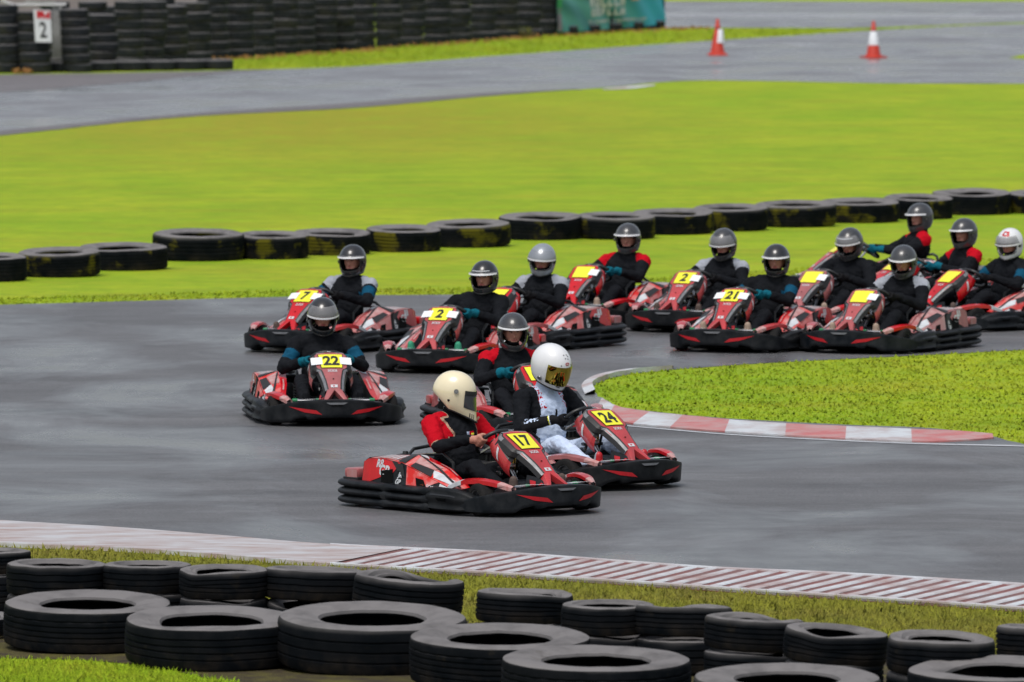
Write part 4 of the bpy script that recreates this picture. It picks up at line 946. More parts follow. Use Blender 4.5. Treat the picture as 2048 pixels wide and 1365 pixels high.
def make_pedal(k, sg):
    b = MB(); y = sg * .235
    b.tube([(.645, y - .10, .215), (.645, y + .10, .215)], .0105, M_steel, 8)
    for d in (-.105, .105): b.tube([(.645, y + d - .022, .215), (.645, y + d + .022, .215)], .019, M_green, 10)
    b.tube([(.645, y + .105, .21), (.66, y + .10, .13), (.67, y + .09, .08)], .011, M_green, 7); b.tube([(.645, y - .105, .21), (.67, y - .10, .09)], .011, M_green, 7)
    b.build('pedal', k)
def make_kart():
    k = empty('racing_kart')
    make_front_bumper(k); make_nose_deck(k); make_front_fairing(k); make_steering(k); make_seat(k); make_hoop(k); make_engine(k); make_chassis(k)
    for sg in (-1, 1):
        make_side_guard(k, sg); make_side_pod(k, sg); make_side_panel(k, sg); make_strip(k, sg); make_rear_fender(k, sg); make_pedal(k, sg)
        make_wheel(k, .54, sg * .50, .128, .125); make_wheel(k, -.58, sg * .485, .142, .19)
    return k
# ------------------------------------------------------------------ drivers
def cloth(name, c, c2=None, rough=.8):
    return mat(name, c, rough, c2=c2 or tuple(x * .6 for x in c), scale=7, amt=.6, bump=.25, bscale=35, spec=.07)
C_black = cloth('black_racing_suit', (.007, .008, .0105), (.015, .0165, .02))
C_red = cloth('red_suit_panel', (.47, .004, .014), (.36, .004, .01))
C_tan = cloth('tan_piping', (.42, .28, .2))
C_white = cloth('pale_blue_white_suit', (.56, .66, .84), (.42, .51, .68))
C_wh2 = cloth('white_shoulder_panel', (.34, .36, .41), (.2, .22, .26))
C_teal = cloth('teal_glove_cloth', (.005, .12, .17), (.008, .08, .12))
C_blue = cloth('blue_sleeve_panel', (.007, .075, .14), (.005, .04, .08))
C_dkglove = cloth('black_glove_cloth', (.014, .014, .016))
C_brown = mat('brown_shoe_sole', (.09, .06, .05), .8, c2=(.05, .035, .03), scale=20)
C_beige = mat('beige_shoe', (.35, .26, .2), .8)
C_jade = mat('jade_shoe', (.03, .28, .16), .7)
C_skin = mat('skin', (.50, .23, .17), .5, c2=(.42, .17, .12), scale=18, amt=.6, spec=.4)
C_eye = mat('shaded_eye', (.12, .05, .04), .5)  # eyes drawn as plain dark spots
C_lip = mat('lips', (.38, .1, .09), .5)

def sphere_ico(sub):
    bm = bmesh.new(); bmesh.ops.create_icosphere(bm, subdivisions=sub, radius=1.0); bm.verts.index_update()
    r = ([v.co.copy() for v in bm.verts], [tuple(v.index for v in f.verts) for f in bm.faces]); bm.free(); return r
ICO = sphere_ico(3); ICO2 = sphere_ico(2)
def ik(a, c, la, lb, pole):
    d = c - a; L = min(d.length, (la + lb) * .9995); u = d.normalized(); x = (L * L + la * la - lb * lb) / (2 * L); h = math.sqrt(max(0, la * la - x * x))
    p = pole - u * pole.dot(u); return a + u * x + p.normalized() * h
def make_body(sp):
    """sp: the driver's specification; returns mesh + head frame (kart coordinates)"""
    V, F = [], []; CAPS = []
    def ell(c, r, rot=None, lab=None):
        o = len(V)
        for v in ICO[0]:
            q = Vector((v.x * r[0], v.y * r[1], v.z * r[2]))
            if rot is not None: q = rot @ q
            V.append(Vector(c) + q)
        F.extend(tuple(i + o for i in f) for f in ICO[1])
        if lab: CAPS.append((lab, Vector(c), Vector(c) + Vector((0, 0, .001)), min(r), min(r)))
    def cap(a, c, ra, rb, lab, n=16):
        a, c = Vector(a), Vector(c); ax = (c - a).normalized(); t = Vector((0, 0, 1)) if abs(ax.z) < .9 else Vector((1, 0, 0)); e1 = (t - ax * t.dot(ax)).normalized(); e2 = ax.cross(e1)
        prof = [(-math.cos(q) * ra, math.sin(q) * ra, 0) for q in np.linspace(.25, math.pi / 2, 4)] + [(math.sin(q) * rb, math.cos(q) * rb, 1) for q in np.linspace(0, math.pi / 2 - .25, 4)]
        o = len(V)
        for off, r, end in prof:
            base = (c if end else a) + ax * off
            for k in range(n): q = 2 * math.pi * k / n; V.append(base + (e1 * math.cos(q) + e2 * math.sin(q)) * r)
        m = len(prof)
        for i in range(m - 1):
            for k in range(n): F.append((o + i * n + k, o + i * n + (k + 1) % n, o + (i + 1) * n + (k + 1) % n, o + (i + 1) * n + k))
        F.append(tuple(o + k for k in range(n))[::-1]); F.append(tuple(o + (m - 1) * n + k for k in range(n)))
        CAPS.append((lab, a, c, ra, rb))
    ln = sp.get('lean', .0) - .06; ro = sp.get('roll', 0.0); bulk = sp.get('bulk', 1.06); rise = sp.get('rise', 1.06)
    def T(x, y, z):
        k = max(0, (z - .2) / .45); return Vector((x + ln * min(k, 1.3), y + ro * k, z if z < .2 else .2 + (z - .2) * rise))
    ell(T(-.31, 0, .22), (.155 * bulk, .185 * bulk, .13), lab='hips')
    ell(T(-.33, 0, .37), (.142 * bulk, .172 * bulk, .17), lab='torso'); ell(T(-.335, 0, .52), (.142 * bulk, .195 * bulk, .165), lab='torso')
    cap(T(-.335, -.135, .615), T(-.335, .135, .615), .085, .085, 'yoke'); cap(T(-.33, 0, .56), T(-.33, 0, .66), .12, .085, 'torso')
    hc = T(-.265 + sp.get('hx', 0), sp.get('hy', 0), .835 + sp.get('hz', 0)); nk = T(-.325, 0, .66)
    cap(nk, hc + Vector((-.03, 0, -.03)), .062, .055, 'neck'); cap(T(-.33, 0, .655), T(-.318, 0, .705), .088, .076, 'collar')
    hd = Matrix.Rotation(R_(sp.get('yaw', 0)), 3, 'Z') @ Matrix.Rotation(R_(sp.get('pitch', 5)), 3, 'Y') @ Matrix.Rotation(R_(sp.get('tilt', 0)), 3, 'X')
    ell(hc, (.098, .078, .118), hd, 'head')
    H = lambda x, y, z: hc + hd @ Vector((x, y, z))
    ell(H(.055, 0, -.075), (.045, .05, .04), hd); cap(H(.088, 0, .012), H(.108, 0, -.028), .010, .016, 'head', 10); ell(H(.088, 0, -.058), (.012, .024, .010), hd)
    ell(H(.078, 0, .032), (.018, .055, .012), hd)
    for s in (-1, 1): ell(H(0, s * .078, -.01), (.018, .01, .03), hd)
    st = R_(sp.get('steer', 0)); HC = {}
    for s in (-1, 1):
        if s in sp.get('free', {}): wr = Vector(sp['free'][s]); er = Vector((0, s, 0)); g = None
        q = math.pi / 2 * s + st + s * R_(sp.get('grip', 0)); er = WU * math.cos(q) + Vector((0, 1, 0)) * math.sin(q); tg = -WU * math.sin(q) + Vector((0, 1, 0)) * math.cos(q)
        if tg.z < 0: tg = -tg
        rim = WC + er * WR; S = T(-.335, s * .205 * bulk, .605)
        wr = rim + er * .045 + WN * .06 - tg * .035 + Vector((-.03, 0, -.02))
        el = ik(S, wr, .285, .255, Vector((-.25, s * .9, -.75)))
        cap(S, el, .074 * bulk, .056, 'uparm'); cap(el, wr, .055, .040, 'forearm'); cap(wr - (wr - el).normalized() * .05, wr + (wr - el).normalized() * .012, .043, .041, 'cuff')
        # palm and fingers closed round the rim
        pc = rim + er * .032 + WN * .018
        cap(wr, pc - tg * .012, .031, .033, 'hand'); cap(pc - tg * .026, pc + tg * .026, .026, .024, 'hand')
        for j, d in enumerate((-.036, -.012, .012, .035)):
            c = rim + tg * d; k = (.82, .95, 1.0, .92)[j]; fr = .0118 * (.9 if j == 0 else 1)
            p0 = c + er * .036 + WN * .008; p1 = c + er * .030 * k - WN * .020; p2 = c - er * .004 - WN * .030 * k; p3 = c - er * .027 * k - WN * .010
            cap(p0, p1, fr * 1.08, fr, 'hand', 10); cap(p1, p2, fr, fr * .95, 'hand', 10); cap(p2, p3, fr * .95, fr * .85, 'hand', 10)
        th0 = pc + tg * .02 + WN * .012; th1 = rim + tg * .045 + er * .006 + WN * .028; th2 = rim + tg * .05 - er * .020 + WN * .018
        cap(th0, th1, .0145, .0125, 'hand', 10); cap(th1, th2, .0125, .0105, 'hand', 10)
        HC[s] = (S, el, wr)
        # legs
        hp = T(-.27, s * .10, .20); ky = sp.get('knee', .24); an = Vector((.545, s * .235, .165))
        kn = ik(hp, an, .455, .445, Vector((-.1, s * sp.get('splay', .35), 1)))
        cap(hp, kn, .098 * bulk, .066, 'thigh'); cap(kn, kn.lerp(an, .35), .066, .062, 'shin'); cap(kn.lerp(an, .35), an, .062, .043, 'shin')
        he, ba = Vector((.585, s * .235, .105)), Vector((.608, s * .24, .268))
        cap(an, he, .045, .040, 'foot'); cap(he, he.lerp(ba, .6), .036, .042, 'foot'); cap(he.lerp(ba, .6), ba, .042, .032, 'foot')
    me = bpy.data.meshes.new('person'); me.from_pydata(V, [], F); me.update()
    o = bpy.data.objects.new('person', me); col.objects.link(o)
    r = o.modifiers.new('r', 'REMESH'); r.mode = 'VOXEL'; r.voxel_size = sp.get('vox', .0095); r.use_smooth_shade = True
    sm = o.modifiers.new('s', 'SMOOTH'); sm.factor = .5; sm.iterations = sp.get('sm', 2)
    dg = bpy.context.evaluated_depsgraph_get(); me2 = bpy.data.meshes.new_from_object(o.evaluated_get(dg)); o.modifiers.clear(); o.data = me2; bpy.data.meshes.remove(me); me2.name = 'person'
    nv = len(me2.vertices); co = np.empty(nv * 3); me2.vertices.foreach_get('co', co); co = co.reshape(-1, 3)
    no = np.empty(nv * 3); me2.vertices.foreach_get('normal', no); no = no.reshape(-1, 3)
    labs = [c[0] for c in CAPS]; A = np.array([c[1] for c in CAPS]); B = np.array([c[2] for c in CAPS]); RA = np.array([c[3] for c in CAPS]); RB = np.array([c[4] for c in CAPS])
    def classify(P):
        best = np.full(len(P), 9.0); idx = np.zeros(len(P), int); tt = np.zeros(len(P))
        for i in range(len(CAPS)):
            ab = B[i] - A[i]; t = np.clip(((P - A[i]) @ ab) / (ab @ ab), 0, 1); d = np.linalg.norm(P - (A[i] + t[:, None] * ab), axis=1) - (RA[i] + (RB[i] - RA[i]) * t)
            k = d < best; best[k] = d[k]; idx[k] = i; tt[k] = t[k]
        return idx, tt
    iv, tv = classify(co); sd = sp.get('seed', 0) * 3.7
    for i in range(nv):
        lb = labs[iv[i]]
        if lb in ('head', 'hand', 'foot', 'neck'): continue
        p = Vector(co[i]); a = 1.0 if lb != 'collar' else .5
        d = (mnoise.noise(p * 9 + Vector((sd, 0, 0))) * .0085 + (abs(mnoise.noise(p * 17 + Vector((0, sd, 0)))) - .25) * -.012 + mnoise.noise(Vector((p.x * 20, p.y * 20, p.z * 48)) + Vector((sd, sd, 0))) * .0035) * a
        co[i] += no[i] * d
    me2.vertices.foreach_set('co', co.ravel()); me2.update()
    nf = len(me2.polygons); fc = np.empty(nf * 3); me2.polygons.foreach_get('center', fc); fc = fc.reshape(-1, 3); fi, ft = classify(fc)
    mats = []; mi = np.zeros(nf, np.int32)
    def M(m):
        if m not in mats: mats.append(m)
        return mats.index(m)
    hinv = hd.transposed()
    for i in range(nf):
        lb = labs[fi[i]]; p = Vector(fc[i]); sgn = -1 if p.y < T(0, 0, p.z).y else 1
        mm = sp['suit'](lb, ft[i], p, T, HC, sgn)
        if lb == 'head':
            q = hinv @ (p - hc)
            mm = C_skin
            if abs(abs(q.y) - .031) < .014 and abs(q.z - .014) < .007 and q.x > .05: mm = C_eye
            elif abs(q.y) < .024 and abs(q.z + .058) < .008 and q.x > .06: mm = C_lip
            if sp.get('balaclava', True) and (q.z < -.07 or q.z > .06 or q.x < .01): mm = C_black
        mi[i] = M(mm)
    for m in mats: me2.materials.append(m)
    me2.polygons.foreach_set('material_index', mi); me2.polygons.foreach_set('use_smooth', np.ones(nf, bool)); me2.update()
    return o, hc, hd
# suits: label, place along the limb, point -> material
def arm_coord(p, T, HC, s):
    S, el, wr = HC[s]; return (p - S).dot((el - S).normalized())
def suit_plain(sh=None, arm=None, glove=C_teal, shoe=C_brown, legs=C_black, chest=C_black):
    def f(lb, t, p, T, HC, s):
        if lb == 'hand' or lb == 'cuff': return glove if lb == 'hand' or glove is C_teal and t > .3 else C_black
        if lb == 'foot': return shoe
        if lb in ('thigh', 'shin', 'hips'): return legs
        if sh and (lb in ('yoke', 'torso') and p.z > .63 or lb == 'uparm' and t < .24 and p.z > .57):
            ay = abs(p.y - T(0, 0, p.z).y)
            if ay > .14 - (p.z - .68) * .5: return sh
        if arm and lb == 'uparm' and .35 < t < .72: return arm
        return chest
    return f
def suit_red(lb, t, p, T, HC, s):   # black overall with red shoulders and sleeves edged in tan piping
    if lb == 'hand': return C_skin
    if lb in ('collar', 'neck', 'forearm', 'cuff', 'thigh', 'shin', 'hips'): return C_skin if lb == 'neck' and p.z > .70 else C_black
    if lb == 'foot': return C_brown
    S, el, wr = HC[s]; ay = abs(p.y - T(0, 0, p.z).y); ax = (el - S).normalized(); d = p - S; al = d.dot(ax)
    fx = p.x - (S.x + ax.x * max(0, al))
    if lb == 'uparm' or (lb in ('yoke', 'torso') and p.z > .50 and ay > .085):
        front = .068; back = -.062
        inn = ay - (.098 if p.z > .55 else .14)
        e = min(front - fx, fx - back, inn, .285 - al)
        if e > .009: return C_red
        if e > -.0005: return C_tan
    bd = p - T(-.19, .045, .545)
    if lb == 'torso' and p.x > -.30 and abs(bd.y) < .04 and abs(bd.z) < .012: return C_white if bd.y < -.012 else (C_red if bd.z > -.002 or bd.y < .01 else M_yellow)
    return C_black
def suit_white(lb, t, p, T, HC, s):   # white suit with black sleeves and lettered shoulder tabs
    if lb == 'hand': return C_dkglove
    if lb == 'cuff': return M_yellow if .42 < t < .52 else (C_white if .52 <= t < .62 else C_dkglove)
    if lb == 'foot': return M_redmark if p.x > .608 and p.z > .15 else C_wh2
    if lb in ('collar', 'neck'): return C_white
    ay = abs(p.y - T(0, 0, p.z).y)
    if lb == 'forearm':
        n = mnoise.noise(Vector((p.x * 60, p.y * 60, p.z * 20)))
        return C_white if .15 < t < .6 and p.z > HC[s][1].z + (HC[s][2].z - HC[s][1].z) * t + .022 and n > -.05 else C_dkglove
    if lb == 'uparm': return C_black
    if lb in ('yoke', 'torso') and ay > .135 + max(0, .58 - p.z) * .12:
        return C_black
    if lb in ('yoke', 'torso') and p.z > .60 and ay > .088:
        return C_red if mnoise.noise(p * 55) > .12 else C_white
    if lb == 'torso' and abs(p.y - T(0, 0, p.z).y) < .012 and .53 < p.z < .59: return C_dkglove
    return C_white

# ------------------------------------------------------------------ helmets (facing +x, origin at the head's middle)
def helm_pt(az, el, off=0.0, flare=0.0):
    """az, el in degrees"""
    a, e = R_(az), R_(el); A, B, C = .158, .128, .150
    if el >= 0: ce, se = math.cos(e), math.sin(e); ce = ce ** .92 if ce > 0 else 0
    else: ce, se = math.cos(e * .62), math.sin(e) * 1.02
    fx = max(0, math.cos(a)); low = max(0, -el) / 60
    x = (A + off) * ce * math.cos(a) + (.018 + flare) * fx ** 2 * low ** (1.0 if flare == 0 else 1.25) - .012; y = (B + off) * ce * math.sin(a) * (1 - .06 * low)
    z = (C + off) * se
    if flare and el < 0: z += .062 * max(0, -math.cos(a)) * low
    if el < 0: z += (.032 * max(0, -math.cos(a)) + .012 * abs(math.sin(a)) - .012 * fx) * low
    if flare: z -= .035 * fx ** 2 * low
    return Vector((x, y, z))
def in_port(az, el, P):
    """P: (half width, low, high) of the eye port with rounded corners"""
    w, lo, hi = P; u = abs(az) / w; v = (el - (lo + hi) / 2) / ((hi - lo) / 2); return u ** 5 + abs(v) ** 4 < 1
def make_helmet(person, hc, hd, sp):
    P = sp.get('port', (58, -30, 14)); fl = sp.get('flare', 0.0)
    b = MB(); AZ = np.linspace(-180, 180, 121)[:-1]; EL = np.linspace(sp.get('bot', -58), 90, 62)
    idx = {}; vs = []; fs = []
    for j, e in enumerate(EL):
        for i, a in enumerate(AZ): vs.append(helm_pt(a, min(e, 89.9), 0, fl))
    n = len(AZ)
    m2 = sp.get('m2'); fs2 = []
    for j in range(len(EL) - 1):
        for i in range(n):
            a = AZ[i] + 1.5; e = (EL[j] + EL[j + 1]) / 2
            if in_port(a if a <= 180 else a - 360, e, P): continue
            q = (j * n + i, j * n + (i + 1) % n, (j + 1) * n + (i + 1) % n, (j + 1) * n + i)
            (fs2 if m2 and m2[1](a, e) else fs).append(q)
    b.add(vs, fs, sp['m']); 
    if fs2:
        o = 0; k = b.mi(m2[0])
        for f in fs2: b.f.append(f); b.m.append(k)
    # trim round the lower rim
    h = empty('helmet') if False else None
    ob = b.build('helmet', person, ang=75); ob.location = hc; ob.scale = (sp.get('hs', 1.06),) * 3; ob.rotation_euler = hd.to_euler()
    md = ob.modifiers.new('s', 'SOLIDIFY'); md.thickness = .016; md.offset = -1; md.material_offset = 0
    t = MB(); t.tube([helm_pt(a, sp.get('bot', -58), -.004, fl) for a in np.linspace(-180, 180, 61)[:-1]], .009, M_ink, 7, closed=True)
    # gasket round the eye port
    rim = []
    w, lo, hi = P
    for k in range(72):
        q = 2 * math.pi * k / 72; c, s = math.cos(q), math.sin(q); r = (abs(c) ** 5 + abs(s) ** 4 + 1e-9); r = min(1 / (abs(c) ** 5 + 1e-9) ** .2 if abs(c) > .8 else 9, (1 / r) ** .22)
        rim.append(helm_pt(w * c * r, (lo + hi) / 2 + (hi - lo) / 2 * s * r, -.002, fl))
    t.tube(rim, .004, M_ink, 6, closed=True); t.build('trim', ob)
    for s in (-1, 1):
        t = MB()
        p = helm_pt(s * sp.get('pivot', (72, -4))[0], sp.get('pivot', (72, -4))[1], .002, fl); q = helm_pt(s * sp.get('pivot', (72, -4))[0], sp.get('pivot', (72, -4))[1], .011, fl)
        t.tube([p, q], .017, sp.get('mp', M_black2), 16); t.tube([q, q + (q - p) * .15], .008, M_rim, 10)
        t.build('visor_pivot', ob)
    if sp.get('slits'):
        t = MB()
        for s in (-1, 1):
            for a in (20, 27, 34): t.quad(lambda u, v: helm_pt(u, v, .002, fl), [(s * a - 1.3, -56), (s * a + 1.3, -56), (s * a + 2.3, -42), (s * a - .3, -42)], M_ink, 3)
            p = helm_pt(s * 92, -24, 0, fl); q = helm_pt(s * 92, -24, .005, fl); t.tube([p, q], .009, M_ink, 12)
        t.build('vent_slits', ob)
    if sp.get('vents'):
        t = MB()
        for a, e in ((-8, 52), (10, 52), (-4, 42), (9, 40), (-24, 22), (22, 22), (14, 47)):
            t.tube([helm_pt(a, e, -.001, fl), helm_pt(a, e, .002, fl)], .0045, M_ink, 8)
        for s in (-1, 1): t.quad(lambda u, v: helm_pt(u, v, .002, fl), [(s * 14, -43), (s * 30, -41), (s * 29, -38), (s * 15, -40)], M_ink, 3)
        t.build('vent', ob)
        t = MB(); t.add([helm_pt(9 * math.cos(q), 27 + 4.2 * math.sin(q), .0022, fl) for q in np.linspace(0, 6.28, 24)[:-1]], [tuple(range(23))], M_redmark)
        x = text2d('BELL', .03); t.mapped((x[0], x[1]), lambda u, v: helm_pt(u * 3.9, 27 + v * 4.0, .004, fl), M_white); t.build('badge', ob)
    if sp.get('mark'):
        t = MB(); t.quad(lambda u, v: helm_pt(u, v, .002, fl), [(-20, 42), (26, 36), (30, 60), (-12, 64)], M_redmark, 6); t.quad(lambda u, v: helm_pt(u, v, .003, fl), [(-6, 46), (10, 44), (12, 54), (-2, 56)], M_white, 4); t.build('graphic', ob)
    # visor
    up = sp.get('up'); t = MB(); mv = sp['mv']
    if up is None:
        f = lambda a, e: helm_pt(a, e, .004, fl)
        t.quad(f, [(-w - 6, lo - 3), (w + 6, lo - 3), (w + 6, hi + 3), (-w - 6, hi + 3)], mv, 24)
        if sp.get('band'): t.quad(lambda a, e: helm_pt(a, e, .006, fl), [(-w - 5, hi - 9), (w + 5, hi - 9), (w + 5, hi + 3), (-w - 5, hi + 3)], M_ink, 24)
    else:
        lo2, hi2 = up; f = lambda a, e: helm_pt(a, e, .013 + .006 * max(0, math.cos(R_(a))) * (hi2 - e) / (hi2 - lo2), fl)
        t.quad(f, [(-w - 14, lo2), (w + 14, lo2), (w + 4, hi2), (-w - 4, hi2)], mv, 24)
        t.quad(lambda a, e: f(a, e) * 1.012, [(-w - 14, lo2 - 1), (w + 14, lo2 - 1), (w + 14, lo2 + 4), (-w - 14, lo2 + 4)], mat('visor_edge', (.75, .76, .78), .3, c2=(.6, .6, .62)), 24)  # reflection along the raised visor's edge, painted as a white band
        for k in sp.get('stripes', ()): t.quad(lambda a, e: f(a, e) * 1.012, [(-40, k), (40, k), (40, k + 2.5), (-40, k + 2.5)], M_white, 12)
    t.build('visor', ob)
    return ob
Hm = dict(
    cream=mat('cream_gelcoat', (.80, .71, .50), .22, c2=(.74, .65, .44), scale=5, coat=.6, rvar=.05),
    white=mat('white_gelcoat', (.74, .75, .77), .2, c2=(.66, .67, .69), scale=5, coat=.6, rvar=.05),
    black=mat('black_gelcoat', (.014, .015, .017), .22, c2=(.03, .03, .032), scale=6, coat=.5, rvar=.06),
    grey=mat('dark_grey_gelcoat', (.035, .037, .041), .28, c2=(.06, .06, .065), scale=8, coat=.5, rvar=.06),
    silver=mat('silver_paint', (.34, .37, .41), .3, metal=.35, c2=(.22, .24, .27), scale=6, coat=.4))
V_gold = mat('gold_mirror_visor', (.55, .42, .06), .06, metal=1.0, c2=(.25, .19, .05), scale=3, rvar=.02, stretch=(.3, 2, .2))
V_smoke = mat('smoke_visor', (.05, .055, .06), .08, c2=(.03, .03, .035), coat=.5, rvar=.02)
V_grey = mat('frosted_raised_visor', (.27, .27, .28), .22, c2=(.16, .16, .17), scale=9, alpha=.62, coat=.4)
V_clear = mat('scratched_clear_visor', (.10, .10, .10), .12, c2=(.2, .2, .2), alpha=.28, scale=12, coat=.4)
# ------------------------------------------------------------------ field of karts
# bumper place in the photo, heading (deg, positive = nose to the right), plate, stickers, driver
FULL = dict(m=Hm['black'], mv=V_grey, up=(17, 44), port=(56, -34, 14))
F_ = lambda **k: {**FULL, **k}
FIELD = [
    dict(px=1133, py=1034, a=40, num='17', st='', hel=dict(m=Hm['cream'], mv=V_smoke, port=(46, -29, 9), flare=.055, bot=-64, hs=1.08, slits=True, band=True, pivot=(76, 6), mp=mat('steel_button', (.25, .25, .26), .3, metal=.8)),
         p=dict(suit=suit_red, yaw=38, pitch=11, balaclava=False, lean=-.02, bulk=1.08, rise=1.08, vox=.0072, steer=8, seed=1, splay=.45), kl='black and red racing kart number 17 leading the field, nearest to the camera',
         pl='person in a cream helmet and black suit with red sleeves driving kart 17'),
    dict(px=1300, py=982, a=41, num='24', st='', hel=dict(hs=1.14, m=Hm['white'], mv=V_gold, port=(57, -33, 14), vents=True, pivot=(80, -30), mp=M_rim),
         p=dict(suit=suit_white, yaw=6, pitch=22, tilt=4, rise=1.16, bulk=1.12, lean=.07, hx=.03, vox=.0076, steer=-6, seed=2, splay=.5), kl='black and red racing kart number 24 running beside the leader',
         pl='person in a white helmet with gold visor and white suit driving kart 24'),
    dict(px=674, py=856, a=7, num='22', st='LR', hel=F_(m=Hm['black'], up=(5, 42), port=(56, -36, 12)),
         p=dict(suit=suit_plain(arm=C_blue, glove=C_teal, shoe=C_black), yaw=-2, pitch=14, rise=1.12, lean=.06, seed=3, steer=-4), kl='racing kart number 22 facing the camera alone on the left of the track',
         pl='person with blue arm panels and a large raised visor driving kart 22'),
    dict(px=1112, py=884, a=17, num='', st='R', hel=F_(up=(15, 27), m=Hm['grey'], mv=V_clear, port=(56, -36, 16)),
         p=dict(suit=suit_plain(sh=C_red, glove=C_teal), yaw=-10, pitch=10, lean=.03, seed=4, steer=5), kl='racing kart half hidden behind the two leading drivers',
         pl='red shouldered person in teal gloves between the cream and white helmets'),
    dict(px=561, py=709, a=-28, num='7', st='LR', hel=F_(up=(12, 20), mv=V_grey),
         p=dict(suit=suit_plain(sh=C_wh2, arm=C_blue, glove=C_dkglove), yaw=10, pitch=4, seed=5, roll=0.07, lean=0.00, steer=-6), kl='leftmost racing kart of the chasing pack, by the far grass edge',
         pl='person with pale shoulders driving the leftmost kart of the pack'),
    dict(px=845, py=750, a=-19, num='2', st='LR', hel=F_(up=(13, 21), mv=V_grey, stripes=(26,)),
         p=dict(suit=suit_plain(glove=C_teal, shoe=C_jade), yaw=4, pitch=6, bulk=1.08, lean=.02, seed=6, roll=.13, steer=-5), kl='racing kart with jade shoes showing behind its nose, right of kart 22',
         pl='broad person in an all black suit and jade shoes'),
    dict(px=938, py=706, a=-32, num='', st='', hel=F_(m=Hm['silver'], mv=mat('silver_visor', (.3, .32, .35), .2, metal=.3, coat=.4), up=(4, 40), port=(56, -30, 12)),
         p=dict(suit=suit_plain(sh=C_wh2, glove=C_dkglove), yaw=22, pitch=8, tilt=-4, seed=7, roll=0.05, lean=0.02), kl='racing kart showing only its rear corner behind the broad driver in black',
         pl='person in a silver helmet behind the broad driver in black'),
    dict(px=1124, py=655, a=-26, num='', st='R', hel=F_(up=(13, 21), m=Hm['grey']),
         p=dict(suit=suit_plain(sh=C_red, glove=C_teal, shoe=C_beige), yaw=14, pitch=4, seed=8, roll=0.10, lean=-0.01, steer=-8), kl='racing kart just beyond the silver helmet, near the middle of the track',
         pl='red shouldered person in teal gloves just right of the silver helmet'),
    dict(px=1326, py=668, a=-27, num='2', st='R', hel=F_(up=(2, 40), m=Hm['grey'], port=(56, -36, 8)),
         p=dict(suit=suit_plain(sh=C_wh2, glove=C_dkglove), yaw=8, pitch=12, seed=9, roll=0.06, lean=0.03), kl='racing kart partly hidden behind the left side of kart 21',
         pl='person with white shoulders and a broad grey visor, farther back than kart 21'),
    dict(px=1424, py=708, a=-24, num='21', st='LR', hel=F_(up=(13, 20)),
         p=dict(suit=suit_plain(arm=C_blue, glove=C_teal, shoe=C_beige), yaw=14, pitch=8, seed=10, roll=0.11, lean=0.00, steer=-8), kl='racing kart number 21 with white stickers on both sides of its plate',
         pl='person with blue arm panels and teal gloves driving kart 21'),
    dict(px=1576, py=666, a=-30, num='', st='R', hel=F_(up=(8, 40), m=Hm['grey'], stripes=(30,)),
         p=dict(suit=suit_plain(glove=C_dkglove, shoe=C_beige), yaw=6, pitch=16, seed=11, roll=0.05, lean=.06), kl='racing kart showing between kart 21 and the kart nearest the island',
         pl='person in a plain black suit with grey visor just right of kart 21'),
    dict(px=1678, py=710, a=-28, num='', st='R', hel=F_(up=(12, 19), m=Hm['grey']),
         p=dict(suit=suit_plain(sh=C_wh2, glove=C_dkglove, shoe=C_beige), yaw=12, pitch=14, seed=12, roll=0.08, lean=.05), kl='racing kart nearest the island grass in the right hand group',
         pl='person with white shoulders in the kart nearest the island grass'),
    dict(px=1588, py=596, a=-76, num='', st='', hel=F_(up=(12, 19), m=Hm['grey']),
         p=dict(suit=suit_plain(sh=C_red, glove=C_teal), yaw=34, pitch=4, seed=13, roll=0.04, lean=-0.10), kl='racing kart farthest back by the grass, seen almost from the side',
         pl='topmost person in the photo, red shouldered and in front of the mossy tyres'),
    dict(px=1705, py=636, a=-62, num='', st='', hel=F_(up=(12, 19), m=Hm['grey']),
         p=dict(suit=suit_plain(sh=C_red, glove=C_teal), yaw=28, pitch=5, seed=14, roll=0.09, lean=0.00), kl='racing kart near the right edge driven by the second red shouldered driver',
         pl='red shouldered person immediately left of the white and red helmet'),
    dict(px=1826, py=664, a=-50, num='', st='', hel=F_(m=Hm['white'], up=(2, 36), mark=True, port=(56, -34, 10)),
         p=dict(suit=suit_plain(arm=C_blue, glove=C_dkglove), yaw=24, pitch=10, seed=15, roll=0.06, lean=0.01), kl='rearmost racing kart at the right edge, cut off by the photo frame',
         pl='person in a white helmet with red graphics at the right edge'),
]
proto = make_kart()
DEF = [o for o in proto.children]
def add_plate(k, d):
    make_plate(k, d['num'])
    for s, g in (('L', -1), ('R', 1)):
        if s in d['st']: make_sticker(k, g)
for i, d in enumerate(FIELD):
    k = proto if i == 0 else copy_tree(proto)
    d['k'] = k
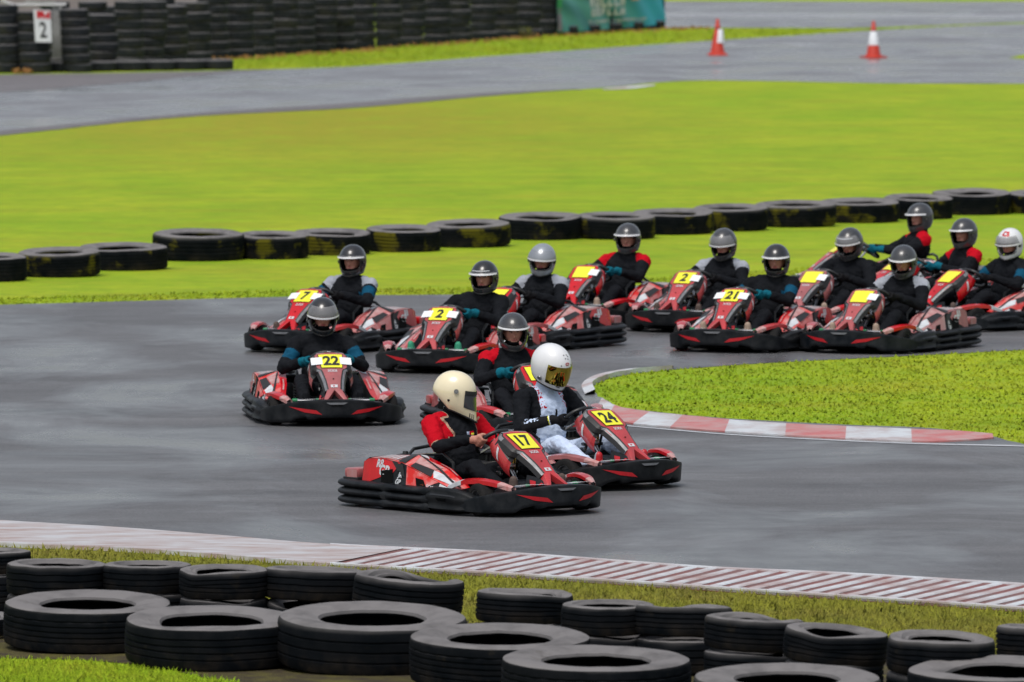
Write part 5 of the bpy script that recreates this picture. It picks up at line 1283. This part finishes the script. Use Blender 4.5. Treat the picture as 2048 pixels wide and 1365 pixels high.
for d in FIELD:
    k = d['k']; a = R_(d['a']); f = Vector((math.sin(a), -math.cos(a), 0)); q = at(d['px'], d['py'])
    k.location = q - f * .95 + Vector((0, 0, .006)); k.rotation_euler = (0, 0, a - math.pi / 2)
    add_plate(k, d); tag(k, d['kl'], 'kart', 'racing karts on the track')
    st = R_(d['p'].get('steer', 0)) * 1.2
    for w in k.children:
        if w.name.startswith('wheel') and w.location.x > 0: w.rotation_euler.z = -st
    o, hc, hd = make_body(d['p']); o.location = k.location; o.rotation_euler = k.rotation_euler
    tag(o, d['pl'], 'person', 'drivers seated in the karts')
    make_helmet(o, hc, hd, d['hel'])
# ------------------------------------------------------------------ overcast daylight
SUN_EL, SUN_ROT = 62.0, 200.0
w = bpy.data.worlds.new('World'); scene.world = w; w.use_nodes = True; nt = w.node_tree; nt.nodes.clear()
sky = nd(nt, 'ShaderNodeTexSky', sky_type='NISHITA'); sky.sun_disc = False; sky.sun_elevation = R_(SUN_EL); sky.sun_rotation = R_(SUN_ROT); sky.air_density = 1.2; sky.dust_density = 3.5; sky.ozone_density = 1.0
hs = nd(nt, 'ShaderNodeHueSaturation'); hs.inputs['Saturation'].default_value = .5
bg = nd(nt, 'ShaderNodeBackground'); bg.inputs['Strength'].default_value = .138; ou = nd(nt, 'ShaderNodeOutputWorld')
nt.links.new(sky.outputs[0], hs.inputs['Color']); nt.links.new(hs.outputs[0], bg.inputs['Color']); nt.links.new(bg.outputs[0], ou.inputs[0])
sl = bpy.data.lights.new('sun', 'SUN'); sl.energy = 1.75; sl.angle = R_(25); sl.color = (1, .965, .92); so = bpy.data.objects.new('sun', sl); col.objects.link(so)
# Nishita: rotation measured from +Y towards +X
d = Vector((math.sin(R_(SUN_ROT)) * math.cos(R_(SUN_EL)), math.cos(R_(SUN_ROT)) * math.cos(R_(SUN_EL)), math.sin(R_(SUN_EL))))
so.rotation_euler = d.to_track_quat('Z', 'Y').to_euler()
cam = bpy.data.cameras.new('camera'); co_ = bpy.data.objects.new('camera', cam); col.objects.link(co_); scene.camera = co_
cam.sensor_width = 36; cam.lens = FPX / 2048 * 36; cam.clip_start = 1; cam.clip_end = 3000
co_.location = (0, 0, CAMH); co_.rotation_euler = (math.pi / 2 - PITCH, 0, 0)
cam.dof.use_dof = True; cam.dof.focus_distance = FPX / 262; cam.dof.aperture_fstop = 6.5
scene.view_settings.view_transform = 'Standard'; scene.view_settings.look = 'None'; scene.view_settings.exposure = 0; scene.view_settings.gamma = 1
